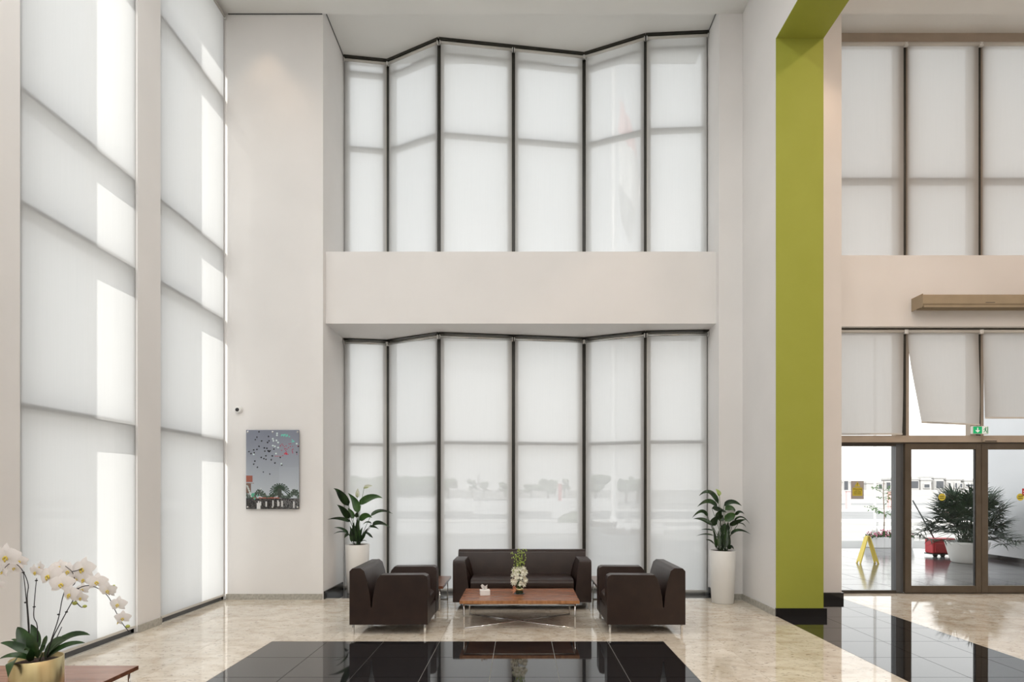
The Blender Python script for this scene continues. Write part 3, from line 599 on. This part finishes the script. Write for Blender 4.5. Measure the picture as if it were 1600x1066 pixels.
# ------------------------------------------------------------------ photo print on the pier
import numpy as np
def picture():
    x0, x1 = PX(386.5, YP), PX(469, YP); z0, z1 = PZ(795.5, YP), PZ(672.5, YP)
    nx, nz = 140, 208; im = np.zeros((nz, nx, 3))
    yy, xx = np.mgrid[0:nz, 0:nx]; u = xx/nx; v = yy/nz              # v down
    top, bot = np.array([.50, .52, .58]), np.array([.70, .73, .76])
    im[:] = top+(bot-top)*np.clip(v/.75, 0, 1)[..., None]
    im[(u > .62) & (v > .47)] *= 1.03
    r = np.random.RandomState(3)
    def dot(cu, cv, rad, col):
        d = ((u-cu)*104)**2+((v-cv)*154)**2; im[d < rad*rad] = col
    def rect(a, b, c, d, col): im[(u >= a) & (u < b) & (v >= c) & (v < d)] = col
    for a, b in ((.24,.02),(.20,.09),(.17,.12),(.29,.135),(.42,.08),(.40,.155),(.43,.135),(.24,.205),(.34,.225),(.39,.23),(.20,.245),(.14,.25),(.05,.27),(.09,.297),(.15,.287),(.35,.265),(.41,.26),(.43,.27),(.45,.26),(.37,.325),(.28,.345),(.33,.36),(.37,.37),(.47,.375),(.49,.325),(.16,.39),(.14,.43),(.21,.47),(.32,.53),(.44,.555),(.54,.415),(.67,.44),(.64,.345),(.95,.28),(.98,.205),(.52,.24)): dot(a, b, 1.5 if b < .5 else 1.2, (.06, .06, .10))
    for a, b in ((.58,.04),(.58,.065),(.50,.11),(.51,.135),(.57,.13),(.60,.155),(.50,.195),(.54,.205),(.60,.22),(.56,.295),(.14,.305),(.95,.17),(.66,.425)): dot(a, b, 1.7, (.82, .88, .88))
    for k in range(14): dot(.66+.17*r.rand(), .05+.035*r.rand(), 1.3, (.42, .80, .72))
    for k in range(5): dot(.84+.06*r.rand(), .12+.03*r.rand(), 1.2, (.45, .78, .74))
    for k in range(26): dot(.62+.36*r.rand(), .16+.17*r.rand(), 1.1, (.66, .34, .42))
    for k in range(8): dot(.71+.06*r.rand(), .285+.02*r.rand(), 1.4, (.78, .25, .32))
    for k in range(4): dot(.55+.07*k/2, .33, 1, (.74, .38, .42))
    rect(0, .115, .575, .655, (.62, .36, .30)); rect(0, .15, .665, .675, (.55, .5, .48)); rect(0, .09, .675, .80, (.45, .36, .32))
    rect(.265, .28, .73, .86, (.80, .82, .82))
    for k in range(700):                                             # low trees
        a = r.rand(); hgt = .80+.04*math.sin(a*19)-.02*r.rand(); dot(a, hgt+r.rand()*.07, 1.2, np.array([.26, .31, .27])*(.8+.5*r.rand()))
    for ang in np.linspace(-.3, math.pi+.3, 15):                      # palm
        for s in np.linspace(0, 1, 22):
            a = .63+.19*math.cos(ang)*s; b = .74-.125*math.sin(ang)*s+.06*s*s
            if 0 < a < 1: dot(a, b, 1.0, np.array([.17, .25, .19])*(.75+.5*r.rand()))
    rect(.60, .665, .74, .86, (.24, .27, .24))
    for k in range(60): dot(.12+.5*r.rand(), .855+.012*r.rand(), 1.1, (.72, .42, .34))
    m = v > .865; im[m] = (.16, .16, .17)
    for k in range(900): dot(r.rand(), .868+.13*r.rand(), .9, np.array([.25, .24, .23])*(.3+1.3*r.rand()))
    for k in range(120): dot(.65+.35*r.rand(), .87+.12*r.rand(), .9, (.42, .42, .42))
    for a in (.22, .255, .36, .49, .58, .60, .66, .88): rect(a, a+.028, .885+.02*r.rand(), .95+.04*r.rand(), (.80, .80, .80))
    rect(.20, .27, .92, 1, (.84, .84, .84))
    for k in range(26): im[int((.70+.006*k)*nz), max(0, int((.004+.0036*k)*nx)):int((.03+.0036*k)*nx)+1] = (.80, .84, .82)
    for k in range(8): dot(.10+.12*r.rand(), .80+.08*r.rand(), 1.8, (.35, .66, .55))
    im = np.clip(im, 0, 1); lin = np.where(im <= .04045, im/12.92, ((im+.055)/1.055)**2.4)
    t = thing('wall_print', 'framed-less photo print of balloons and caps in the sky on the left pier', 'picture', ((x0+x1)/2, YP-.035, (z0+z1)/2))
    t['label'] = 'frameless photo print of balloons above a palm and crowd, on left pier'
    w, h = x1-x0, z1-z0
    obj('panel', B((-w/2, w/2, -.004, .006, -h/2, h/2)), mat('acrylic_edge', (.12,.13,.15), .2), t)
    verts = [(-w/2+w*i/nx, -.0048, h/2-h*j/nz) for j in range(nz+1) for i in range(nx+1)]
    faces = [(j*(nx+1)+i, (j+1)*(nx+1)+i, (j+1)*(nx+1)+i+1, j*(nx+1)+i+1) for j in range(nz) for i in range(nx)]
    me = bpy.data.meshes.new('print'); me.from_pydata(verts, [], faces)
    ca = me.color_attributes.new('ink', 'FLOAT_COLOR', 'CORNER')
    cols = np.repeat(np.concatenate([lin.reshape(-1, 3), np.ones((nx*nz, 1))], 1), 4, axis=0).astype(np.float32); ca.data.foreach_set('color', cols.ravel())
    m = mat('printed_photo', (.5,.5,.5), .12); a = m.node_tree.nodes.new('ShaderNodeVertexColor'); a.layer_name = 'ink'; m.node_tree.links.new(a.outputs[0], m.node_tree.nodes['Principled BSDF'].inputs['Base Color'])
    me.materials.append(m); o = bpy.data.objects.new('print', me); C.objects.link(o); o.parent = t
    for fx in (-.47, 0, .47):
        for fz in (-.475, .475):
            bm = bmesh.new(); tube(bm, [(fx*w, -.012, fz*h), (fx*w, .034, fz*h)], .013, 16); sm(obj('stud', bm, M['chrome'], t))
picture()
# ------------------------------------------------------------------ small fittings
t = thing('security_camera', 'small white dome security camera above the photo print', 'camera', (PX(374, YP), YP, PZ(641, YP)))
bm = bmesh.new(); tube(bm, [(0, 0, 0), (0, -.03, 0), (0, -.05, 0)], .056, 24, .045); obj('housing', bm, M['white_plastic'], t, bevel=.006)
bm = bmesh.new(); ball(bm, (-.008, -.047, 0), .028, 3, (1, .8, 1)); sm(obj('lens', bm, M['black'], t))
t = thing('air_curtain', 'long beige air curtain unit mounted above the entrance doors', 'air curtain', (6.05, 9.01, 4.375))
bm = bmesh.new(); prism(bm, [(0, .03), (0, .195), (-.22, .195), (-.25, .18), (-.25, .05), (-.23, .03)], lambda q: (0, *q), lambda q: (2.6, *q)); obj('casing', bm, M['beige_metal'], t, bevel=.004)
obj('end_cap', B((-.008, 0, -.255, 0, 0, .2)), M['beige_metal'], t, bevel=.004)
for y0_, y1_ in ((-.24, -.225), (-.19, -.175), (-.14, -.125), (-.09, -.075)): obj('louvre', B((.02, 2.58, y0_, y1_, -.002, .03)), M['beige_metal'], t)
obj('badge', B((.94, 1.08, -.253, -.25, .062, .070)), M['frame'], t)
t = thing('exit_sign', 'green emergency exit sign with white arrow over the sliding doors', 'sign', (PX(1532.5, 8.98), 8.98, PZ(678.5, 8.98)))
obj('case', B((-.125, .125, 0, .05, 0, .125)), M['white_plastic'], t, bevel=.012)
obj('face_panel', B((-.117, .018, -.002, 0, .008, .117)), mat('lit_green', (.0,.33,.12), .4, **{'Emission Color': (.0,.5,.18,1), 'Emission Strength': .35}), t)
wm = mat('lit_white', (.8,.85,.82), .4, **{'Emission Color': (.8,.9,.85,1), 'Emission Strength': .25})
obj('door_panel', B((.018, .112, -.002, 0, .008, .117)), wm, t)
bm = bmesh.new(); poly(bm, [(-.058, .10), (-.058, .06), (-.085, .06), (-.085, .055), (-.050, .022), (-.015, .055), (-.015, .06), (-.042, .06), (-.042, .10)], -.004); obj('arrow', bm, wm, t)
bm = bmesh.new(); disc(bm, .075, .098, .009, -.004, 12); poly(bm, [(.055, .088), (.080, .088), (.076, .060), (.090, .045), (.086, .018), (.078, .018), (.079, .042), (.064, .052), (.056, .030), (.036, .030), (.036, .037), (.051, .038), (.058, .058), (.062, .078), (.050, .074), (.042, .060), (.036, .064)], -.004)
poly(bm, [(.096, .012), (.108, .012), (.108, .112), (.096, .112)], -.004); obj('running_figure', bm, M['sign_green'], t)
t = thing('door_sensor', 'small beige motion sensor on the header above the doors', 'sensor', (PX(1547, 9.05), YG-.07, PZ(690.5, 9.05)))
obj('housing', B((-.115, .115, -.045, 0, 0, .045)), M['header'], t, bevel=.01); obj('lens', B((-.09, .09, -.047, -.045, .006, .016)), M['black'], t)
# warning card on side light
t = thing('warning_notice', 'grey card with yellow warning triangle stuck on the glass side light', 'sign', (PX(1340, YG+.02), YG+.025, PZ(780, YG+.02)))
obj('card', B((-.10, .10, 0, .003, 0, .285)), M['sign_grey'], t)
bm = bmesh.new(); poly(bm, [(-.048, .195), (.048, .195), (0, .275)], -.001); poly(bm, [(-.078, .05), (.078, .05), (.078, .165), (.065, .182), (-.065, .182), (-.078, .165)], -.001); obj('yellow_print', bm, M['sign_yellow'], t)
bm = bmesh.new(); poly(bm, [(-.004, .215), (.004, .215), (.007, .25), (-.007, .25)], -.002); disc(bm, 0, .207, .005, -.002, 10)
for z_, a_, b_ in ((.128, -.035, .035), (.112, -.055, .0), (.112, .01, .06), (.098, -.06, .055), (.084, -.058, -.01), (.084, .0, .06), (.068, -.055, .055)): poly(bm, [(a_, z_), (b_, z_), (b_, z_+.006), (a_, z_+.006)], -.002)
obj('small_print', bm, mat('print_brown', (.16,.12,.02), .6), t)
text('lettering', 'Warning', .040, bpy.data.materials['print_brown'], t, (0, -.002, .155))
for px_, lb in ((1472, 'round yellow door sticker on the left sliding door'), (1594.5, 'round yellow door sticker on the right sliding door')):
    s_ = thing('door_sticker', lb, 'sticker', (PX(px_, 9.12), 9.122, PZ(777, 9.12)), 0, 'round door stickers')
    bm = bmesh.new(); disc(bm, 0, 0, .056, 0, 28); obj('disc', bm, M['sign_yellow'], s_)
    bm = bmesh.new(); disc(bm, 0, 0, .056, .0012, 28); bm2 = bm
    for z_ in (-.018, .012): poly(bm, [(-.036, z_-.005), (.036, z_-.005), (.036, z_+.006), (-.036, z_+.006)], -.001)
    obj('dark_print', bm, mat('sticker_ink', (.05,.06,.02), .5), s_)
s_ = thing('red_sticker', 'small red and white sticker beside the right door sticker', 'sticker', (PX(1600, 9.12), 9.122, PZ(770, 9.12)))
obj('sheet', B((-.028, .09, 0, .001, -.05, .065)), M['red'], s_)
for z_ in (.02, -.015): obj('stripe', B((-.01, .08, -.001, 0, z_-.007, z_+.007)), M['paper'], s_)
# ------------------------------------------------------------------ outside
grd = struct('ground', B((-160, 300, 9.8, 420, -.3, -.03), (-160, X0-TH, -60, 9.8, -.3, -.03), (XR+.3, 300, -60, 9.8, -.3, -.03)), M['concrete']); grd['label'] = 'pale paved forecourt outside'
road = struct('road', B((-120, 260, 30, 44, -.03, -.02), (-120, 260, 62, 70, -.03, -.02)), M['asphalt'])
kerb = struct('kerb', B((-120, 260, 24, 24.3, -.03, .10), (-120, 260, 29.7, 30, -.03, .10), (-120, 260, 44, 44.3, -.03, .12)), M['white_paint'])
porch = struct('porch_floor', B((4.6, 11.1, 9.41, 16.2, -.2, -.014)), M['grout'])
pm = None
for i in range(8):
    for j in range(11):
        o = obj('tile', B((0, .8, 0, .6, -.005, 0)), M['porch'], porch) if pm is None else bpy.data.objects.new('tile', pm)
        if pm is None: pm = o.data
        else: C.objects.link(o); o.parent = porch
        o.location = (4.62+.81*i, 9.42+.61*j, -.006)
struct('wall_porch', B((11.1, 11.35, 9.4, 14.0, -.1, 5.2)), M['grey_wall'])
struct('baseboard_porch', B((11.08, 11.1, 9.4, 14.0, -.01, .10)), M['black_base'])
# wet-floor sign
t = thing('wet_floor_sign', 'yellow folding caution stand on the porch floor', 'caution sign', (PX(1355.5, 12.9), 12.9, -.006), .0)
for s in (-1, 1):
    bm = bmesh.new(); hw = .085
    dx = s*.2
    # panel leaning from apex to foot, cut-out at the foot leaves two feet
    def q(u, y): return (s*.02+(dx-s*.02)*(1-u), y, .60*u)
    pts = [(0, -hw), (0, -hw+.04), (.08, -hw+.05), (.08, hw-.05), (0, hw-.04), (0, hw), (.95, hw*.75), (1, hw*.5), (1, -hw*.5), (.95, -hw*.75)]
    prism(bm, pts, lambda p: (q(*p)[0]-.011, q(*p)[1], q(*p)[2]), lambda p: (q(*p)[0]+.011, q(*p)[1], q(*p)[2])); obj('panel', bm, M['yellow'], t, bevel=.003)
obj('hinge', B((-.03, .03, -.05, .05, .585, .61)), M['yellow'], t, bevel=.004)
# flower trough
t = thing('flower_trough', 'white planter trough of pink flowers outside the side light', 'planter', (PX(1388, 16.6), 16.6, -.02))
bm = bmesh.new(); prism(bm, [(-.55, 0), (.55, 0), (.62, .30), (-.62, .30)], lambda q: (q[0], -.2, q[1]), lambda q: (q[0], .2, q[1])); obj('trough', bm, M['white_paint'], t, bevel=.01)
for k in range(5): obj('rib', B((-.45+.22*k, -.43+.22*k, -.212, -.2, .02, .28)), M['white_paint'], t)
bm = bmesh.new(); bf = bmesh.new(); rn = random.Random(2)
for k in range(260):
    a, b_ = rn.uniform(-.62, .62), rn.uniform(-.22, .22); h_ = .28+rn.uniform(0, .22)*(1-abs(a)/1.3)
    blade(bm, (a, b_, .27), (a+rn.uniform(-.08, .08), b_+rn.uniform(-.08, .08), h_), .04, None, Vector((rn.uniform(-1, 1), -1, .3)), 3)
    if k % 2 == 0: ball(bf, (a+rn.uniform(-.06, .06), b_, h_+.01), .022, 1)
o = obj('foliage', bm, M['leaf_light'], t); o['kind'] = 'stuff'; o = obj('blooms', bf, mat('pink_bloom', (.60,.22,.30), .6), t); o['kind'] = 'stuff'
# potted palm on porch
YPm = 13.05; t = thing('potted_palm', 'large dark green palm in round white pot on the porch', 'potted plant', (PX(1511, YPm), YPm, -.006)); T0 = Vector(t.location)
bm = bmesh.new(); lathe(bm, [(.27, 0), (.30, .02), (.36, .22), (.41, .42), (.42, .47), (.39, .47), (.38, .40)], 0, 0, 40); sm(obj('pot', bm, M['pot'], t))['label'] = 'round white pot'
bm = bmesh.new(); lathe(bm, [(.385, .42), (.2, .44), (.001, .44)], 0, 0, 24); sm(obj('soil', bm, M['soil'], t))
rn = random.Random(9)
for k in range(84):                                     # fan fronds on arching stalks
    a = k*2.399963; el = ((k*11) % 84)/84
    d = Vector((math.cos(a), math.sin(a), 0)); reach = (.84-.50*el)*rn.uniform(.8, 1.1)
    p0 = Vector((rn.uniform(-.12, .12), rn.uniform(-.12, .12), .42))
    hub = Vector((d.x*reach, d.y*reach, .48+.98*el+rn.uniform(-.07, .07)))
    if hub.x > .62: hub.x = .62
    bm = bmesh.new(); tube(bm, smooth_path([p0, p0*.5+d*reach*.4+Vector((0, 0, .2+hub.z*.5)), hub], 4), .007, 5, .004, cap=False)
    up_ = (d*(.9-.5*el)+Vector((0, 0, .15+.8*el))).normalized(); sd_ = up_.cross(Vector((0, 0, 1))); sd_ = sd_.normalized() if sd_.length > .05 else Vector((1, 0, 0))
    nn_ = sd_.cross(up_)
    for i in range(19):
        th = (-1.9+3.8*i/18)+rn.uniform(-.05, .05); ln = rn.uniform(.34, .50)*(1-.12*abs(th))
        q1 = hub+(up_*math.cos(th)+sd_*math.sin(th))*ln+nn_*rn.uniform(-.05, .05)+Vector((0, 0, -.10*rn.random()))
        if q1.x > 1.0: q1.x = 1.0
        blade(bm, hub, q1, .030, (hub+q1)/2+Vector((0, 0, .035)), nn_+Vector((0, -.2, 0)), 4, .25)
    sm(obj('frond', bm, M['palm'], t))
# red trolley behind the pot
t = thing('red_trolley', 'red wheeled trolley bag with leaning grey handle behind the palm pot', 'trolley', (PX(1469, 14.3), 14.3, -.02))
obj('bag', B((-.28, .28, -.15, .15, .09, .46)), M['red'], t, bevel=.03)
obj('pocket', B((-.24, .02, -.175, -.15, .12, .34)), M['red'], t, bevel=.015)
obj('base_plate', B((-.28, .28, -.16, .16, .065, .09)), M['black'], t)
for x_ in (-.2, -.02, .2):
    bm = bmesh.new(); tube(bm, [(x_, -.13, .055), (x_, -.09, .055)], .05, 16); sm(obj('wheel', bm, M['black'], t))
bm = bmesh.new(); tube(bm, [(-.15, 0, .45), (-.66, .02, 1.38)], .016, 8); sm(obj('handle', bm, M['grey_frame'], t))
# street side: posts, young tree, barrier, villas
def post(label, px_, Y, h, r, m, name='lamp_post'):
    t = thing(name, label, 'post', (PX(px_, Y), Y, -.03)); bm = bmesh.new(); lathe(bm, [(r*2, 0), (r*2, .2), (r, .24), (r*.8, h)], 0, 0, 12); sm(obj('shaft', bm, m, t)); return t
t = post('tall thin white lamp post across the forecourt, seen through the side light', 1367, 22, 8, .05, M['villa'])
obj('lamp_arm', B((-.9, 0, -.04, .04, 7.9, 8.0)), M['villa'], t)
for px_, lb in ((1325, 'faded red gate pillar across the road, left of the warning notice'), (1391, 'faded red gate pillar across the road, behind the young tree')):
    t = thing('gate_pillar', lb, 'pillar', (PX(px_, 46), 46, -.03), 0, 'gate pillars across the road'); obj('shaft', B((-.14, .14, -.14, .14, 0, 1.5)), M['pink'], t); obj('cap', B((-.18, .18, -.18, .18, 1.5, 1.58)), M['villa'], t)
t = thing('young_tree', 'thin young tree beyond the flower trough', 'tree', (PX(1381, 21), 21, -.03))
bm = bmesh.new(); tube(bm, [(0, 0, 0), (.02, 0, .7), (-.02, 0, 1.5), (0, 0, 2.0)], .022, 6, .01); sm(obj('trunk', bm, M['bark'], t))
rn = random.Random(6); bm = bmesh.new()
for k in range(26):
    z_ = rn.uniform(.7, 1.7); a = rn.uniform(0, 6.28); l_ = rn.uniform(.3, .85); e = Vector((l_*math.cos(a), .3*math.sin(a), z_+rn.uniform(-.05, .3))); tube(bm, [(0, 0, z_), e], .005, 4, .002)
    for j in range(6): c = Vector((0, 0, z_)).lerp(e, .4+.1*j); blade(bm, c, c+Vector((rn.uniform(-.1, .1), 0, rn.uniform(-.1, .06))), .035, None, Vector((0, -1, 0)), 3)
obj('foliage', bm, M['leaf_light'], t)
t = thing('road_barrier', 'red and white striped barrier behind the palm', 'barrier', (PX(1462, 30), 29, -.03))
obj('board', B((-.4, .4, -.03, .03, .15, 1.35)), M['villa'], t)
for k in range(5): obj('stripe', B((-.4, .4, -.035, -.03, .22+.23*k, .33+.23*k)), M['pink'], t)
def villa(label, x0, x1, top, wins, Y=240):
    t = thing('villa', label, 'building', ((PX(x0, Y)+PX(x1, Y))/2, Y, -.03)); hw = (PX(x1, Y)-PX(x0, Y))/2-.45; H = PZ(top, Y)
    obj('wall', B((-hw, hw, 0, 14, 0, H)), M['villa'], t)
    obj('parapet', B((-hw-.3, hw+.3, -.3, 14.3, H-.9, H-.5)), M['villa'], t)
    for a, b, c, d, arch in wins:
        xa, xb, za, zb = PX(a, Y)-t.location.x, PX(b, Y)-t.location.x, PZ(d, Y), PZ(c, Y)
        f = obj('window', B((xa-.3, xb+.3, -.5, 0, za-.3, zb+.3)), M['villa'], t)
        bm = bmesh.new()
        if arch: poly(bm, [(xa, za), (xb, za), (xb, zb-.6), ((xa+xb)/2+.3, zb), ((xa+xb)/2-.3, zb), (xa, zb-.6)], -.56, .05)
        else: box(bm, xa, xb, -.56, -.5, za, zb)
        obj('pane', bm, M['villa_win'], f)
villa('white villa with two wide dark openings, seen at left of sliding door', 1408, 1436, 746, [(1421,1433.5,752,763,0),(1421,1433.5,765.5,773.5,0)])
villa('white villa with central balcony window, second from left', 1437, 1457, 747, [(1443,1451,757,762,0),(1441,1453,768.5,773.5,1)])
villa('white villa with slanted dark bays, third from left', 1458, 1476, 744, [(1461.5,1473,752,763,0),(1460,1473,766,773.5,0)])
villa('long white villa with narrow arched windows, behind the palm top', 1477, 1503, 746.5, [(1481,1484,755,762,1),(1491,1494,755,762,1),(1481,1485,768,774,1),(1491,1495,768,774,1),(1499,1502,756,762,0)])
villa('white villa with flat roof slab, right of the arched villa', 1505, 1532, 748, [(1508,1520,757,760,0),(1508,1512,766,772,0)])
villa('pale villa behind the warning notice', 1290, 1331, 750, [(1318,1324,752,768,0),(1300,1308,754,766,0)])
villa('pale villa between lamp post and young tree', 1352, 1400, 752, [(1384,1390,754,764,0),(1372,1377,757,764,0)])
bw = struct('wall_boundary', B((-60, 190, 150, 150.5, -.03, 1.5)), M['villa'])
# things seen faintly through the blinds behind the seating
t = thing('flagpole', 'tall white flagpole on the forecourt, showing through the right blinds', 'flagpole', (PX(959, 28), 28, -.03))
bm = bmesh.new(); lathe(bm, [(.36, 0), (.34, .06), (.15, .30), (.13, .34), (.125, 12), (.09, 24)], 0, 0, 20); sm(obj('pole', bm, M['white_paint'], t))
bm = bmesh.new(); ball(bm, (0, 0, 24.1), .16, 2); sm(obj('finial', bm, M['gold'], t))
cols = [M['pink'], M['white_paint'], M['white_paint'], M['grey_frame']]
fm = [mat('flag_red', (.75,.45,.45), .8), mat('flag_white', (.8,.8,.8), .8), mat('flag_grey', (.45,.45,.45), .8)]
bm = bmesh.new(); vv = []
for j in range(15):
    zz = 20.6-5.9*j/14; wd_ = .3+.75*math.sin(PI*min(1, j/14*.8+.1)); vv.append([bm.verts.new((.26+wd_*i/6*(1-.1*j/14)+.05*math.sin(j), .12*math.sin(i*2.2+j*.3), zz-.22*i)) for i in range(7)])
for j in range(14):
    for i in range(6):
        f = bm.faces.new((vv[j][i], vv[j][i+1], vv[j+1][i+1], vv[j+1][i])); f.material_index = 0 if j < 4 else 1 if j < 10 else 2
fo = sm(obj('flag', bm, fm, None)); tag(fo, 'limp hanging flag on the tall white flagpole', 'flag'); fo.location = t.location
def tree(px_, Y, h, w, lab, seed):
    r_ = random.Random(seed); t = thing('distant_tree', lab, 'tree', (PX(px_, Y), Y, -.03), 0, 'distant trees beyond the road')
    bm = bmesh.new(); tube(bm, [(0, 0, 0), (.1, 0, h*.6)], .18, 8, .1); sm(obj('trunk', bm, M['bark'], t)); bm = bmesh.new()
    for k in range(16): ball(bm, (r_.uniform(-.38, .38)*w, r_.uniform(-.3, .3)*w, h*r_.uniform(.45, .88)), w*r_.uniform(.14, .22), 2, (1, 1, .8))
    for v in bm.verts: v.co += Vector((r_.uniform(-1, 1), r_.uniform(-1, 1), r_.uniform(-1, 1)))*w*.025
    obj('crown', bm, M['tree'], t)
for k, (px_, Y, h, w) in enumerate(((700, 85, 3.4, 2.6), (738, 95, 3.6, 1.6), (755, 90, 3.4, 1.6), (790, 95, 2.8, 3), (830, 96, 2.6, 2.4), (856, 90, 3.2, 3.4), (881, 84, 3.6, 2), (930, 70, 3.6, 3.4), (978, 75, 3.2, 2.2), (996, 72, 3.6, 2.2), (570, 90, 3.2, 8), (640, 100, 3.2, 9))):
    pos = ['left of the site office', 'left of the pale mast', 'right of the pale mast', 'behind the left site wall', 'low, left of the fire red kiosk mast', 'wide, left of the kiosk', 'just right of the kiosk', 'tall, left of the flagpole', 'small, right of the flagpole', 'at far right beyond the flagpole', 'behind the left potted lily', 'behind the second lower blind'][k]
    tree(px_, Y, h, w, 'distant green tree through the blinds, '+pos, k)
t = thing('mast', 'pale mast seen through the blind left of centre', 'mast', (PX(748, 70), 70, -.03)); obj('shaft', B((-.15, .15, -.15, .15, 0, 3.4)), M['villa'], t)
t = thing('site_office', 'grey cabin seen through the blind behind the left half of the sofa', 'cabin', (PX(772, 38), 40, -.03)); obj('cabin', B((-1.4, 1.4, -1, 1, 0, 1.0)), M['grey_wall'], t); obj('roof', B((-1.5, 1.5, -1.1, 1.1, 1.0, 1.06)), M['villa'], t)
t = thing('kiosk', 'grey kiosk with red mast seen through the blind behind the right half of the sofa', 'kiosk', (PX(875, 34), 34, -.03))
obj('cabinet', B((-.5, .5, -.4, .4, 0, 1.0)), M['grey_wall'], t); obj('mast', B((-.1, .1, -.1, .1, 1.0, 2.0)), M['red'], t); obj('cap', B((-.12, .12, -.12, .12, 2.0, 2.7)), M['white_paint'], t)
for px_, lb, Y, s in ((975, 'white bowl planter outside, large, behind the right armchair', 14.2, 1), (940, 'white bowl planter outside, smaller, left of the large one', 17, .8)):
    t = thing('bowl_planter', lb, 'planter', (PX(px_, Y), Y, -.03), 0, 'bowl planters outside'); bm = bmesh.new(); lathe(bm, [(.18*s, 0), (.10*s, .08), (.12*s, .14), (.36*s, .30), (.50*s, .52), (.54*s, .58), (.48*s, .58), (.4*s, .5)], 0, 0, 28); sm(obj('bowl', bm, M['white_paint'], t))
    bm = bmesh.new(); rn = random.Random(8)
    for k in range(120): a = rn.uniform(0, 6.28); r_ = .48*s*math.sqrt(rn.random()); blade(bm, (r_*math.cos(a), r_*math.sin(a), .52), (r_*1.2*math.cos(a), r_*1.2*math.sin(a), .6+.16*rn.random()), .05, None, Vector((0, -1, .3)), 3)
    o = obj('foliage', bm, mat('russet_foliage', (.25,.16,.10), .7) if s == 1 else bpy.data.materials['russet_foliage'], t); o['kind'] = 'stuff'
t = thing('hedge_ball', 'clipped round shrub seen through the blind right of the kiosk', 'shrub', (PX(898, 24), 24, -.03)); bm = bmesh.new(); ball(bm, (0, 0, .3), .55, 4, (1.3, 1, .75))
rn = random.Random(1)
for v in bm.verts: v.co *= 1+rn.uniform(-.05, .05)
obj('foliage', bm, M['tree'], t)
for k, (y, x0, x1, h) in enumerate(((22, -8, 5.4, .35), (48, -30, 8, .9))):
    struct('kerb_wall', B((x0, x1, y, y+.25, -.03, h)), M['grey_wall'])
